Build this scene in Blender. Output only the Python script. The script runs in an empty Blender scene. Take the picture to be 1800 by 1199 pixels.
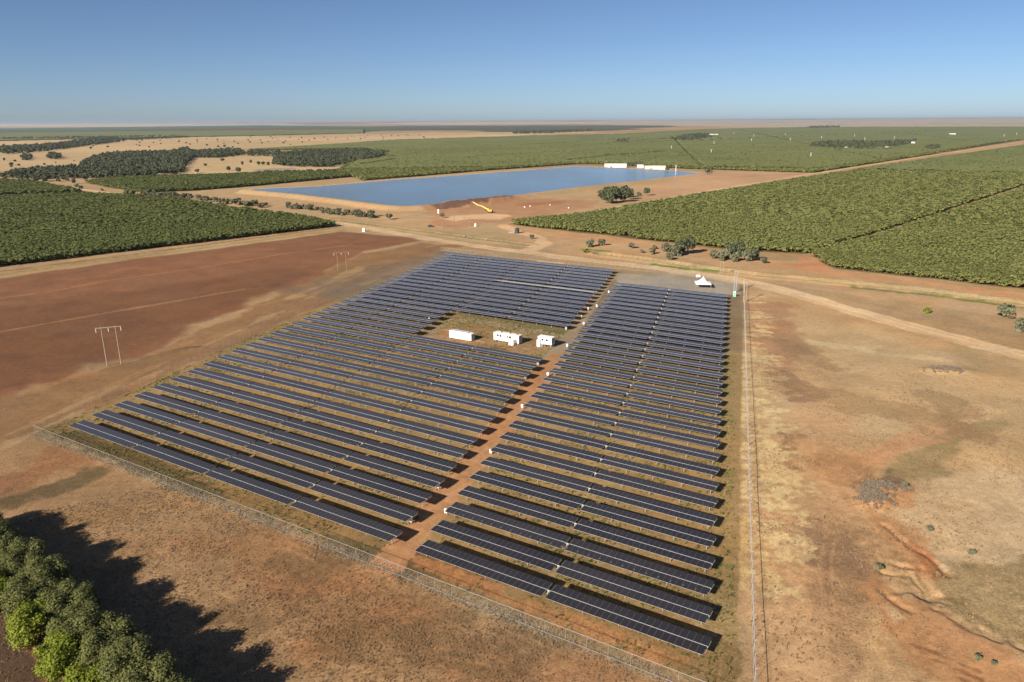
import bpy, math, random
import numpy as np
from mathutils import Matrix, Vector
random.seed(7)
S = bpy.context.scene
C = S.collection
R = math.radians

# ------------------------------------------------------------------ camera
F, CX, CY, YH, SL, H = 1300.0, 900.0, 599.5, 213.0, -0.0061, 78.0
ROLL = math.atan(SL)
PITCH = math.atan((CY - YH) / F)

def G(x, y, z=0.0):
    """photo pixel -> point of the horizontal plane at height z"""
    dx, dy = x - CX, y - CY
    c, s = math.cos(-ROLL), math.sin(-ROLL)
    ux, uy = c * dx - s * dy, s * dx + c * dy
    c, s = math.cos(PITCH), math.sin(PITCH)
    d = (ux, F * c - uy * s, -F * s - uy * c)
    t = (z - H) / d[2] if d[2] < -1e-6 else 1e9
    t = min(t, 44000.0 / math.hypot(d[0], d[1]))
    return (d[0] * t, d[1] * t)

cam = bpy.data.cameras.new('camera')
co = bpy.data.objects.new('camera', cam)
C.objects.link(co)
S.camera = co
cam.lens = 36.0 * F / 1800.0
cam.sensor_width = 36.0
cam.clip_start = 1.0
cam.clip_end = 200000.0
c_, s_ = math.cos(PITCH), math.sin(PITCH)
R0, U0, B0 = Vector((1, 0, 0)), Vector((0, s_, c_)), Vector((0, -c_, s_))
cr, sr = math.cos(ROLL), math.sin(ROLL)
rr = cr * R0 + sr * U0
uu = cr * U0 - sr * R0
m = Matrix((rr, uu, B0)).transposed().to_4x4()
m.translation = Vector((0, 0, H))
co.matrix_world = m

# ------------------------------------------------------------------ sun, sky
AZ_SH, EL = R(40.0), R(26.5)          # heading of the shadows, height of the sun
sd = Vector((-math.sin(AZ_SH) * math.cos(EL), -math.cos(AZ_SH) * math.cos(EL), math.sin(EL)))
sl = bpy.data.lights.new('sun', 'SUN')
sl.energy = 5.0
sl.angle = R(0.5)
sl.color = (1.0, 0.90, 0.76)
so = bpy.data.objects.new('sun', sl)
C.objects.link(so)
so.rotation_euler = sd.to_track_quat('Z', 'Y').to_euler()
w = bpy.data.worlds.new('World')
S.world = w
w.use_nodes = True
nt = w.node_tree
bg = nt.nodes['Background']
sk = nt.nodes.new('ShaderNodeTexSky')
sk.sky_type = 'NISHITA'
sk.sun_disc = False
sk.sun_elevation = EL
sk.sun_rotation = math.atan2(sd.x, sd.y)
sk.altitude = 1000
sk.air_density = 0.6
sk.dust_density = 1.1
sk.ozone_density = 7.0
tint = nt.nodes.new('ShaderNodeVectorMath')
tint.operation = 'MULTIPLY'
tint.inputs[1].default_value = (1.46, 1.18, 0.97)
nt.links.new(sk.outputs[0], tint.inputs[0])
nt.links.new(tint.outputs[0], bg.inputs[0])
bg.inputs[1].default_value = 0.053
S.view_settings.view_transform = 'Standard'
S.view_settings.look = 'None'
S.view_settings.gamma = 1.0
S.view_settings.exposure = 0.92
S.render.engine = 'CYCLES'
S.cycles.max_bounces = 6
S.cycles.transparent_max_bounces = 12

# ------------------------------------------------------------------ helpers
def lin(c):
    return tuple(((v / 255.0) / 12.92 if v <= 10 else (((v / 255.0) + 0.055) / 1.055) ** 2.4) for v in c[:3])

KILL = np.array([1.46, 1.37, 1.38])          # colour of flat sunlit ground in the picture / its albedo
def alb(c):
    return np.array(lin(c)) / KILL

def mat(name, col=(0.5, 0.5, 0.5), rough=0.7, metal=0.0, var=0.0, scale=1.0, spec=None):
    m = bpy.data.materials.new(name)
    m.use_nodes = True
    b = m.node_tree.nodes['Principled BSDF']
    b.inputs['Base Color'].default_value = (*col, 1)
    b.inputs['Roughness'].default_value = rough
    b.inputs['Metallic'].default_value = metal
    if spec is not None:
        b.inputs['Specular IOR Level'].default_value = spec
    if var:
        n = m.node_tree.nodes
        l = m.node_tree.links
        tc = n.new('ShaderNodeTexCoord')
        no = n.new('ShaderNodeTexNoise')
        no.inputs['Scale'].default_value = scale
        no.inputs['Detail'].default_value = 5
        mr = n.new('ShaderNodeMapRange')
        mr.inputs['From Min'].default_value = 0.3
        mr.inputs['From Max'].default_value = 0.7
        mr.inputs['To Min'].default_value = 1 - var
        mr.inputs['To Max'].default_value = 1 + var
        mx = n.new('ShaderNodeVectorMath')
        mx.operation = 'SCALE'
        mx.inputs[0].default_value = col
        l.new(tc.outputs['Object'], no.inputs['Vector'])
        l.new(no.outputs[0], mr.inputs[0])
        l.new(mr.outputs[0], mx.inputs['Scale'])
        l.new(mx.outputs[0], b.inputs['Base Color'])
    return m

def tag(o, label=None, cat=None, group=None, kind=None):
    if label: o['label'] = label
    if cat: o['category'] = cat
    if group: o['group'] = group
    if kind: o['kind'] = kind
    return o

def empty(name, loc, rz=0.0, label=None, cat=None, group=None):
    o = bpy.data.objects.new(name, None)
    C.objects.link(o)
    o.location = loc
    o.rotation_euler = (0, 0, rz)
    o.empty_display_size = 0.5
    return tag(o, label, cat, group)

class MB:
    def __init__(s):
        s.v, s.f, s.uv, s.mi = [], [], [], []
    def box(s, c, d, rz=0.0, taper=1.0, top=None, side=0, uvtop=False):
        cx, cy, cz = c
        hx, hy, hz = d[0] / 2, d[1] / 2, d[2] / 2
        b = len(s.v)
        cs, sn = math.cos(rz), math.sin(rz)
        for z, t in ((-hz, 1.0), (hz, taper)):
            for x, y in ((-hx, -hy), (hx, -hy), (hx, hy), (-hx, hy)):
                x *= t; y *= t
                s.v.append((cx + x * cs - y * sn, cy + x * sn + y * cs, cz + z))
        fs = [(0, 3, 2, 1), (4, 5, 6, 7), (0, 1, 5, 4), (1, 2, 6, 5), (2, 3, 7, 6), (3, 0, 4, 7)]
        for i, f in enumerate(fs):
            s.f.append(tuple(b + k for k in f))
            s.mi.append(top if (top is not None and i == 1) else side)
            s.uv += [(0, 0), (1, 0), (1, 1), (0, 1)]
        return s
    def quad(s, a, b, c, d, mi=0):
        k = len(s.v)
        s.v += [a, b, c, d]
        s.f.append((k, k + 1, k + 2, k + 3)); s.mi.append(mi)
        s.uv += [(0, 0), (1, 0), (1, 1), (0, 1)]
        return s
    def tri(s, a, b, c, mi=0):
        k = len(s.v)
        s.v += [a, b, c]
        s.f.append((k, k + 1, k + 2)); s.mi.append(mi)
        s.uv += [(0, 0), (1, 0), (1, 1)]
        return s
    def tube(s, a, b, r0, r1=None, n=7, mi=0, cap=True):
        r1 = r0 if r1 is None else r1
        a, b = Vector(a), Vector(b)
        d = (b - a).normalized()
        u = d.orthogonal().normalized()
        v = d.cross(u)
        k = len(s.v)
        for p, r in ((a, r0), (b, r1)):
            for i in range(n):
                t = 2 * math.pi * i / n
                s.v.append(tuple(p + u * (r * math.cos(t)) + v * (r * math.sin(t))))
        for i in range(n):
            j = (i + 1) % n
            s.f.append((k + i, k + j, k + n + j, k + n + i)); s.mi.append(mi)
            s.uv += [(0, 0), (1, 0), (1, 1), (0, 1)]
        if cap:
            s.f.append(tuple(k + i for i in range(n))[::-1]); s.mi.append(mi); s.uv += [(0, 0)] * n
            s.f.append(tuple(k + n + i for i in range(n))); s.mi.append(mi); s.uv += [(0, 0)] * n
        return s
    def mesh(s, name, mats):
        me = bpy.data.meshes.new(name)
        me.from_pydata(s.v, [], s.f)
        for m in (mats if isinstance(mats, (list, tuple)) else [mats]):
            me.materials.append(m)
        me.polygons.foreach_set('material_index', s.mi)
        uvl = me.uv_layers.new(name='UVMap')
        uvl.data.foreach_set('uv', [c for t in s.uv for c in t])
        me.update()
        return me
    def build(s, name, mats, parent=None, loc=None):
        o = bpy.data.objects.new(name, s.mesh(name, mats))
        C.objects.link(o)
        if parent: o.parent = parent
        if loc: o.location = loc
        return o

def npmesh(name, V, Q, mats, smooth=False, col=None, grass=None, k=4):
    V = np.ascontiguousarray(V, dtype=np.float32)
    Q = np.ascontiguousarray(Q, dtype=np.int32)
    me = bpy.data.meshes.new(name)
    me.vertices.add(len(V)); me.vertices.foreach_set('co', V.ravel())
    me.loops.add(Q.size); me.loops.foreach_set('vertex_index', Q.ravel())
    me.polygons.add(len(Q))
    me.polygons.foreach_set('loop_start', np.arange(0, Q.size, k, dtype=np.int32))
    if smooth:
        me.polygons.foreach_set('use_smooth', np.ones(len(Q), dtype=bool))
    if col is not None:
        a = me.color_attributes.new('col', 'FLOAT_COLOR', 'POINT')
        cc = np.ones((len(V), 4), dtype=np.float32); cc[:, :3] = col
        a.data.foreach_set('color', cc.ravel())
    if grass is not None:
        a = me.attributes.new('grass', 'FLOAT', 'POINT')
        a.data.foreach_set('value', np.ascontiguousarray(grass, dtype=np.float32))
    for m in (mats if isinstance(mats, (list, tuple)) else [mats]):
        me.materials.append(m)
    me.update(calc_edges=True)
    return me

def link(name, me, parent=None, loc=None):
    o = bpy.data.objects.new(name, me)
    C.objects.link(o)
    if parent: o.parent = parent
    if loc: o.location = loc
    return o

def vn(x, y, seed=0):
    xi, yi = np.floor(x).astype(np.int64), np.floor(y).astype(np.int64)
    fx, fy = x - xi, y - yi
    fx = fx * fx * (3 - 2 * fx); fy = fy * fy * (3 - 2 * fy)
    def h(a, b):
        n = (a * 374761393 + b * 668265263 + seed * 1442695041) & 0x7fffffff
        n = ((n ^ (n >> 13)) * 1274126177) & 0x7fffffff
        return ((n ^ (n >> 16)) & 0xffff) / 65535.0
    return ((h(xi, yi) * (1 - fx) + h(xi + 1, yi) * fx) * (1 - fy)
            + (h(xi, yi + 1) * (1 - fx) + h(xi + 1, yi + 1) * fx) * fy)

def fbm(x, y, s, o=4, seed=0):
    t, a, n = 0, 1.0, 0
    for i in range(o):
        t = t + a * vn(x * s + 17.3 * i, y * s - 9.1 * i, seed + i); n += a
        a *= 0.55; s *= 2.1
    return t / n

def sdpoly(X, Y, P):
    d = np.full(X.shape, 1e18); ins = np.zeros(X.shape, bool)
    n = len(P)
    for i in range(n):
        ax, ay = P[i]; bx, by = P[(i + 1) % n]
        ex, ey = bx - ax, by - ay
        wx, wy = X - ax, Y - ay
        t = np.clip((wx * ex + wy * ey) / (ex * ex + ey * ey + 1e-9), 0, 1)
        d = np.minimum(d, (wx - t * ex) ** 2 + (wy - t * ey) ** 2)
        cnd = ((ay > Y) != (by > Y)) & (X < (bx - ax) * (Y - ay) / ((by - ay) if by != ay else 1e-9) + ax)
        ins ^= cnd
    return np.where(ins, -1, 1) * np.sqrt(d)

def sdline(X, Y, P):
    d = np.full(X.shape, 1e18)
    for i in range(len(P) - 1):
        ax, ay = P[i]; bx, by = P[i + 1]
        ex, ey = bx - ax, by - ay
        wx, wy = X - ax, Y - ay
        t = np.clip((wx * ex + wy * ey) / (ex * ex + ey * ey + 1e-9), 0, 1)
        d = np.minimum(d, (wx - t * ex) ** 2 + (wy - t * ey) ** 2)
    return np.sqrt(d)

def sstep(a, b, x):
    t = np.clip((x - a) / (b - a), 0, 1)
    return t * t * (3 - 2 * t)

# ------------------------------------------------------------------ solar lattice
AN = R(31.4)
NV = (math.sin(AN), math.cos(AN)); EV = (math.cos(AN), -math.sin(AN))
RZ = math.atan2(EV[1], EV[0])
def W(e, n): return (e * EV[0] + n * NV[0], e * EV[1] + n * NV[1])
PITCHR, SHIFT, N0 = 7.265, -1.955, 95.0

# ------------------------------------------------------------------ reservoir outline
RES = [G(x, y, 3.0) for x, y in [(438, 333.6), (520, 340.5), (600, 350), (690, 361), (712, 362), (735, 361), (860, 349),
                                 (1000, 331), (1130, 316.5), (1232, 304.5), (1205, 301.5), (1160, 299), (1060, 294.5), (1010, 292.5),
                                 (870, 303.5), (700, 315.5), (560, 327.5), (462, 331.6)]]
DITCH = [G(x, y) for x, y in [(560, 384), (660, 396), (760, 409), (850, 421), (930, 431)]]
DITCH2 = [G(x, y) for x, y in [(1055, 446), (1150, 458), (1250, 472), (1330, 483), (1420, 491), (1500, 499), (1600, 508),
                               (1700, 521), (1800, 533), (1950, 552)]]
GUL = [G(x, y) for x, y in [(1545, 1024), (1568, 1042), (1610, 1048), (1640, 1070), (1668, 1092), (1700, 1105), (1735, 1120),
                            (1770, 1124), (1800, 1140), (1900, 1190)]]
GULP = [G(x, y) for x, y in [(1545, 1024), (1568, 1042), (1610, 1048), (1640, 1070), (1668, 1092), (1700, 1105), (1735, 1120),
                             (1770, 1124), (1800, 1140), (1900, 1190), (2100, 1040), (1900, 880), (1620, 860), (1560, 920)]]
GUL2 = [G(x, y) for x, y in [(1560, 925), (1600, 960), (1640, 985), (1665, 1010)]]
GUL4 = [G(x, y) for x, y in [(1555, 1036), (1580, 1060), (1600, 1072)]]
GUL5 = [G(x, y) for x, y in [(1575, 990), (1612, 1000), (1640, 1030), (1655, 1052)]]
GUL3 = [G(x, y) for x, y in [(1560, 1005), (1600, 1008), (1625, 1030), (1640, 1050)]]
MOUND = [G(x, y) for x, y in [(775, 367), (830, 362), (880, 356), (905, 352), (895, 349), (840, 353), (780, 359)]]
HEAPS = [(*G(1662, 652), 7, 3.0, 1.1), (*G(1545, 862), 5.5, 3.2, 1.3), (*G(1535, 880), 3.5, 3.0, 0.9)]

def height(X, Y):
    h = (fbm(X, Y, 0.035, 3, 5) - 0.5) * 0.5 + (fbm(X, Y, 0.4, 2, 9) - 0.5) * 0.10
    d = sdpoly(X, Y, RES)
    bank = 3.5 * (1 - sstep(6, 18, d))
    bank = np.where(d > 0, np.where(d < 4, 3.0 + d * 0.125, bank), 3.0 + np.clip(d, -14, 0) * 0.45)
    h = h * np.clip(d / 20, 0.1, 1) + np.where(d < 19, bank, 0)
    for P, dep, wd in ((DITCH, 1.0, 2.5), (DITCH2, 1.5, 3.2)):
        q = sdline(X, Y, P)
        h = h - dep * (1 - sstep(wd * 0.35, wd, q)) + 0.6 * np.exp(-((q - wd * 1.7) / 1.6) ** 2)
    qx, qy = X + (fbm(X, Y, 0.25, 3, 31) - 0.5) * 3.0, Y + (fbm(X, Y, 0.25, 3, 33) - 0.5) * 3.0
    q = sdpoly(qx, qy, GULP)
    h = h - 1.5 * np.clip(fbm(X, Y, 0.18, 3, 71) - 0.12, 0.1, 1) * sstep(0.6, -1.0, q) * np.exp(-np.clip(sdline(qx, qy, GUL) - 1.5, 0, 200) / 7.0)
    for P in (GUL2, GUL3, GUL4, GUL5):
        h = h - 0.35 * (1 - sstep(0.1, 1.2, sdline(qx, qy, P)))
    q = sdpoly(X + (fbm(X, Y, 0.1, 3, 3) - .5) * 12, Y + (fbm(X, Y, 0.1, 3, 4) - .5) * 12, MOUND)
    h = h + 1.5 * sstep(2, -5, q) * (0.6 + 0.8 * fbm(X, Y, 0.15, 2, 8))
    for x, y, rx, ry, hh in HEAPS:
        h = h + hh * np.exp(-((X - x) / rx) ** 2 - ((Y - y) / ry) ** 2) * (0.7 + 0.7 * fbm(X, Y, 0.5, 3, 12))
    h = h + 115.0 * sstep(15000, 45000, np.hypot(X, Y))
    return h

def hz(x, y):
    return float(height(np.array([x], float), np.array([y], float))[0])

# ------------------------------------------------------------------ colour layers of the land (photo pixels -> places)
TAN = (181, 146, 108)
layers = []
def poly(pts, col, soft=4, amp=6, ns=0.05, st=1.0, zone=None, grass=None, z=0):
    layers.append(('p', [G(x, y, z) for x, y in pts], col, soft, amp, ns, st, zone, grass, 0))
def wpoly(pts, col, soft=4, amp=6, ns=0.05, st=1.0, zone=None, grass=None):
    layers.append(('p', pts, col, soft, amp, ns, st, zone, grass, 0))
def line(pts, wd, col, soft=2, amp=2, ns=0.1, st=1.0, zone=None, grass=None):
    layers.append(('l', [G(x, y) for x, y in pts], col, soft, amp, ns, st, zone, grass, wd))

# far country, back to front
poly([(-900, 200), (-900, 228.5), (0, 222.4), (900, 216.8), (1800, 211.3), (3000, 204), (3000, 190)], (96, 92, 82), 900, 2500, 0.0003)
poly([(-900, 228), (-900, 232), (0, 224.6), (240, 223.5), (460, 221.5), (560, 220.6), (500, 219.4), (200, 221), (0, 222.4)], (205, 180, 150), 300, 900, 0.0006)
poly([(640, 219), (830, 219.5), (1100, 217.2), (1060, 216.2), (800, 217)], (205, 180, 150), 300, 900, 0.0006)
poly([(1100, 212.5), (1350, 211.3), (2900, 203), (2900, 222), (1800, 222.5), (1420, 224), (1230, 222), (1080, 221), (1040, 216)], (190, 168, 142), 200, 900, 0.0008)
line([(1350, 214), (1560, 212.5), (1800, 211)], 300, (110, 104, 84), 150, 300, 0.002)
line([(1600, 217), (1900, 214.5)], 70, (120, 110, 84), 60, 200, 0.002, 0.6)
rf = random.Random(4)
for i in range(46):
    xa = rf.uniform(-100, 1800); ln = rf.uniform(80, 420); t_ = rf.random() ** 1.3
    hy = 213 + SL * (xa - 900); y_ = hy + 1.6 + 9.5 * t_
    c_f = [(88, 90, 72), (200, 176, 148), (92, 100, 74), (176, 150, 124), (80, 80, 70)][i % 5]
    line([(xa, y_), (xa + ln, y_ - 0.0061 * ln + rf.uniform(-.3, .3))], 40 + 900 * (1 - t_) ** 3, c_f, 60, 200, 0.002, 0.75)
poly([(560, 224), (700, 221), (1050, 220), (1160, 221), (1170, 228), (900, 233), (820, 229), (700, 230)], (98, 96, 76), 120, 500, 0.0015)
poly([(-900, 243), (-500, 232), (0, 226), (460, 221), (640, 222), (700, 229), (560, 236), (240, 243), (0, 252), (-900, 290)], (92, 104, 70), 60, 100, 0.004)
poly([(-900, 310), (-900, 262), (0, 247), (130, 244), (330, 240.5), (560, 237.5), (760, 233), (1080, 231.5), (960, 236), (720, 248),
      (440, 262), (420, 300), (330, 312), (0, 330)], (206, 172, 130), 25, 60, 0.006)
line([(250, 243), (330, 242.4), (440, 241)], 90, (222, 204, 180), 30, 120, 0.004, 0.6)
# works and dry land round the reservoir
poly([(-900, 345), (-500, 300), (0, 300), (330, 305), (470, 300), (600, 285), (680, 275), (700, 300), (1300, 290), (1500, 300), (1300, 420), (700, 430), (0, 460), (-600, 520)],
     (190, 156, 116), 15, 30, 0.02)
poly([(0, 296), (330, 300), (330, 285), (430, 275), (640, 280), (640, 300), (440, 308), (200, 314)], (208, 174, 130), 20, 40, 0.01)
poly([(440, 298), (520, 294), (530, 302), (455, 304)], (150, 144, 132), 10, 15, 0.03, 0.8)
poly([(455, 338), (600, 352), (700, 366), (740, 366), (1000, 340), (1240, 308), (1300, 300), (1430, 306), (1230, 342), (900, 392), (740, 400), (600, 380), (480, 360), (390, 345)],
     (196, 158, 118), 6, 12, 0.04)
poly([(735, 364), (905, 349), (1000, 352), (1060, 352), (1030, 367), (920, 385), (800, 400), (745, 398), (760, 378)], (190, 142, 106), 5, 14, 0.05)
poly([(770, 381), (830, 376), (900, 377), (880, 384), (800, 388)], (232, 190, 150), 4, 10, 0.06, 0.8)
poly([(900, 358), (985, 352), (1000, 356), (920, 366)], (180, 124, 90), 4, 8, 0.06, 0.8)
poly([(740, 362), (780, 356), (900, 346), (905, 351), (830, 361), (775, 368)], (120, 88, 74), 3, 8, 0.08, 0.9)
poly([(1230, 303), (1430, 300), (1400, 312), (1230, 345), (1140, 352), (1150, 325)], (204, 160, 122), 6, 12, 0.03)
line([(1240, 315), (1330, 309), (1420, 306)], 6, (188, 142, 106), 5, 4, 0.05, .7)
# belt of paddock between the road and the right orchard
poly([(900, 402), (1100, 420), (1300, 447), (1430, 470), (1800, 512), (2200, 565), (2200, 600), (1800, 560), (1400, 505), (1180, 472), (1000, 447), (900, 425)],
     (196, 156, 116), 4, 8, 0.05)
line([(905, 404), (1100, 424), (1300, 453), (1400, 470), (1560, 492), (1800, 520), (2200, 574)], 5.0, (206, 150, 108), 3, 4, 0.1, 1.0, 'dirt_road')
poly([(1405, 450), (1440, 455), (1462, 470), (1440, 478), (1400, 470)], (200, 142, 104), 2, 4, 0.1)
# ploughed red field
poly([(-700, 580), (0, 489), (194, 462), (420, 432), (600, 407), (715, 417), (738, 424), (640, 442), (585, 470), (560, 497), (440, 520), (420, 545), (340, 572), (330, 590),
      (240, 628), (150, 640), (110, 672), (60, 676), (0, 707), (-500, 860)], (146, 100, 72), 5, 4, 0.07, 1, 'ploughed_field', 0.25)
poly([(-700, 640), (0, 540), (420, 485), (560, 470), (560, 497), (430, 525), (330, 588), (0, 700), (-500, 850)], (122, 84, 60), 14, 20, 0.03, 0.7)
line([(-300, 620), (0, 583), (156, 556), (331, 526), (428, 509)], 1.0, (172, 124, 90), 1.2, 1.2, 0.12, 0.8)
line([(-300, 560), (0, 524), (97, 511), (194, 493), (331, 474), (506, 445), (620, 430)], 1.0, (174, 124, 90), 1.2, 1.2, 0.12, 0.75)
line([(0, 510), (200, 478), (400, 449), (600, 421)], 2.0, (158, 104, 74), 5, 4, 0.05, 0.5)
# grass strip beside the left orchard
line([(-300, 522), (0, 483), (200, 457), (420, 427), (600, 404)], 2.6, (168, 142, 96), 2, 3, 0.15, 0.9, None, 1)
line([(-300, 515), (0, 477), (200, 452), (420, 422), (600, 399)], 2.0, (160, 112, 76), 1.5, 2, 0.1, 0.8)
# verge between the ploughed field and the farm
poly([(-500, 860), (0, 707), (110, 675), (240, 632), (340, 588), (440, 540), (585, 475), (640, 448), (740, 426), (800, 432), (770, 442), (700, 474), (450, 588), (62, 762), (-300, 930)],
     (154, 116, 82), 4, 8, 0.06, 1, None, 0.8)
for k_, (a, b) in enumerate([((150, 680), (560, 500)), ((80, 735), (500, 545)), ((20, 700), (330, 600)), ((330, 620), (640, 480)), ((200, 690), (700, 458)), ((0, 770), (330, 630))]):
    line([a, b], 0.7, (186, 150, 110) if k_ % 2 else (170, 124, 86), 1.5, 5, 0.08, 0.6)
line([(430, 545), (520, 520), (600, 487), (640, 470)], 3.0, (190, 154, 112), 4, 8, 0.08, 0.7)
# front field
poly([(-900, 1300), (-900, 1000), (-300, 930), (62, 768), (300, 858), (740, 1030), (1100, 1172), (1400, 1290), (1400, 2200), (-900, 2200)], (172, 134, 98), 2, 3, 0.1, 1, None, 1.0)
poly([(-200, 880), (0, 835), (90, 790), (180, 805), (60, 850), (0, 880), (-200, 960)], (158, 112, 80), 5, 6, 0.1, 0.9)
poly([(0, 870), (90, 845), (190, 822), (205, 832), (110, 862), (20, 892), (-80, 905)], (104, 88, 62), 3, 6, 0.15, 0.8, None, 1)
poly([(60, 905), (330, 858), (420, 880), (250, 905), (100, 930)], (172, 128, 86), 6, 8, 0.1, 0.7)
poly([(480, 900), (620, 960), (900, 1075), (1250, 1210), (900, 1230), (600, 1150), (420, 1000)], (160, 116, 80), 8, 12, 0.08, 0.7)
for (x, y, wx) in [(600, 1020, 4), (830, 1160, 5), (700, 1080, 3), (480, 1020, 4), (1000, 1175, 4), (560, 1130, 3), (350, 960, 4)]:
    line([(x - 15, y), (x + 25, y + 6)], wx, (172, 118, 80), 4, 6, 0.2, 0.5)
for (x, y, wx) in [(540, 985, 4), (760, 1120, 5), (880, 1130, 4), (640, 1130, 4), (420, 1080, 4), (980, 1120, 3)]:
    line([(x - 25, y), (x + 35, y + 10)], wx, (126, 98, 68), 4, 7, 0.2, 0.6)
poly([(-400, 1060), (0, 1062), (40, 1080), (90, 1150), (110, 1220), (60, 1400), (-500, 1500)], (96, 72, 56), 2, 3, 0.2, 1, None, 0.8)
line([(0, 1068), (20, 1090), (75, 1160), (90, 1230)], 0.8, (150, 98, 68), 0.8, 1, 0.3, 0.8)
# right side land
poly([(1296, 500), (1400, 520), (1600, 575), (1800, 625), (2400, 760), (2600, 1500), (1330, 1500), (1326, 1199)], (198, 158, 116), 1.5, 2, 0.1, 1, None, 0.6)
poly([(1420, 560), (1800, 640), (2200, 760), (1800, 900), (1560, 820), (1420, 700), (1400, 600)], (203, 166, 124), 12, 20, 0.04, 0.9, None, 0.7)
poly([(1305, 520), (1370, 530), (1420, 580), (1430, 640), (1380, 660), (1320, 660)], (180, 134, 102), 4, 12, 0.08, 0.8)
poly([(1370, 660), (1440, 680), (1490, 760), (1560, 860), (1560, 1000), (1500, 1080), (1480, 1250), (1335, 1250), (1330, 860), (1410, 850)], (204, 158, 116), 5, 10, 0.06, 0.85, None, 0.35)
poly([(1440, 920), (1500, 940), (1530, 1040), (1500, 1199), (1600, 1400), (1430, 1400), (1440, 1080)], (168, 130, 96), 5, 8, 0.1, 0.8, None, 1)
poly([(1405, 945), (1450, 935), (1540, 960), (1520, 1010), (1440, 985)], (148, 116, 92), 3, 8, 0.2, 0.6, None, 1)
poly([(1600, 850), (1700, 830), (1900, 800), (2100, 1000), (1800, 1080), (1680, 1030), (1590, 960)], (208, 174, 136), 5, 9, 0.1, 0.9, None, 0.5)
poly([(1660, 1010), (1720, 1000), (1900, 960), (1950, 1190), (1800, 1130), (1700, 1090)], (160, 132, 92), 2, 5, 0.2, 0.85, None, 1)
poly([(1500, 850), (1560, 810), (1640, 760), (1760, 740), (1700, 800), (1600, 850), (1530, 880)], (158, 134, 94), 3, 6, 0.1, 0.8, None, 1)
poly([(1500, 800), (1620, 750), (1700, 735), (1720, 750), (1560, 810), (1480, 870)], (204, 150, 110), 2, 3, 0.15, 0.8)
poly([(1545, 870), (1600, 860), (1625, 880), (1580, 900), (1620, 930), (1665, 1010), (1600, 1000), (1560, 940), (1520, 890)], (194, 142, 100), 1.5, 5, 0.3, 0.85)
poly([(1535, 1010), (1570, 1040), (1640, 1072), (1735, 1125), (1850, 1190), (1800, 1215), (1640, 1199), (1560, 1110), (1530, 1060)], (194, 142, 100), 2, 4, 0.2, 0.9, None, 0.3)
poly([(1556, 1066), (1578, 1072), (1590, 1088), (1570, 1096)], (220, 180, 140), 1, 1, 0.4, 0.8)
poly([(1600, 955), (1650, 985), (1668, 1015), (1640, 1020), (1610, 985)], (176, 112, 74), 1, 2, 0.4, 0.8)
poly([(1510, 888), (1530, 850), (1562, 828), (1590, 850), (1560, 870), (1545, 880)], (140, 112, 90), 1, 3, 0.4, 0.8, None, 1)
line([(1642, 652), (1665, 648), (1690, 655)], 1.2, (92, 78, 66), 1, 2, 0.4, 0.9)
for i in range(7):
    y = 1120 + i * 17
    line([(1560 + i * 4, y), (1640 + i * 6, y + 26), (1720 + i * 8, y + 60)], 0.12, (140, 92, 60), 0.3, 0.8, 0.3, 0.7)
line([(1600, 742), (1700, 760), (1745, 765)], 0.9, (206, 160, 118), 1, 3, 0.3, 0.6)
line([(1700, 600), (1800, 720), (1850, 800)], 5, (176, 146, 104), 6, 12, 0.08, 0.5)
for (a, b, wd, c) in [((1370, 600), (1450, 640), 6, (160, 126, 92)), ((1380, 660), (1420, 700), 4, (138, 104, 80)), ((1480, 700), (1660, 740), 8, (170, 134, 96)),
                      ((1520, 620), (1640, 630), 2.2, (222, 192, 144)), ((1430, 600), (1520, 612), 1.6, (222, 192, 144)), ((1640, 700), (1700, 760), 6, (158, 128, 96)),
                      ((1380, 760), (1400, 860), 1.2, (134, 104, 76)), ((1460, 800), (1500, 860), 5, (176, 130, 92))]:
    line([a, b], wd, c, 3, 9, 0.15, 0.6)
# straw patches along the right fence
rs = np.random.RandomState(3)
for i in range(190):
    y = rs.uniform(515, 900) if i < 165 else rs.uniform(900, 1050)
    t = (y - 500) / 400
    xl = 1290 + 10 * t
    xr = 1330 + 85 * min(t, 1)
    x = xl + (xr - xl) * rs.uniform(0, 1) ** 1.1
    if y > 640 and y < 700: x = rs.uniform(xl, xr)
    sx = rs.uniform(5, 15); wd = rs.uniform(0.6, 1.9)
    line([(x - sx, y + rs.uniform(-1, 1)), (x + sx, y + rs.uniform(0, 3))], wd, (226, 192, 140), 1.0, 3.2, 0.7, rs.uniform(0.35, 0.85), None, 0.6)
poly([(1330, 770), (1370, 780), (1400, 830), (1425, 865), (1385, 862), (1345, 820)], (224, 190, 140), 2, 6, 0.4, 0.75, None, 0.6)
poly([(1285, 900), (1325, 905), (1325, 1010), (1270, 1030), (1265, 985)], (206, 170, 116), 2, 5, 0.3, 0.7, None, 0.8)
# inside the farm
FARM = [W(-200.5, 88.5), W(-17.5, 88.5), W(-88.8, 365), W(-277, 371)]
wpoly(FARM, (166, 134, 92), 0.6, 0.6, 0.3, 1, None, 0.8)
wpoly([W(-203, 89), W(-18, 89), W(-20, 99), W(-203, 99)], (150, 118, 80), 1, 2, 0.3, 0.9, None, 1)
poly([(90, 765), (150, 760), (350, 840), (420, 880), (330, 872), (200, 810)], (96, 82, 58), 1.5, 3, 0.3, 0.8, None, 1)
poly([(560, 930), (640, 955), (760, 990), (820, 1025), (700, 1010), (600, 965)], (108, 90, 62), 1.5, 3, 0.3, 0.85, None, 1)
poly([(690, 950), (760, 975), (850, 1020), (880, 1050), (770, 1010), (700, 985)], (84, 64, 50), 1.5, 3, 0.3, 0.7, None, 1)
line([(730, 985), (900, 1055), (1180, 1160)], 1.5, (186, 130, 86), 1.5, 3, 0.3, 0.8)
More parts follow.
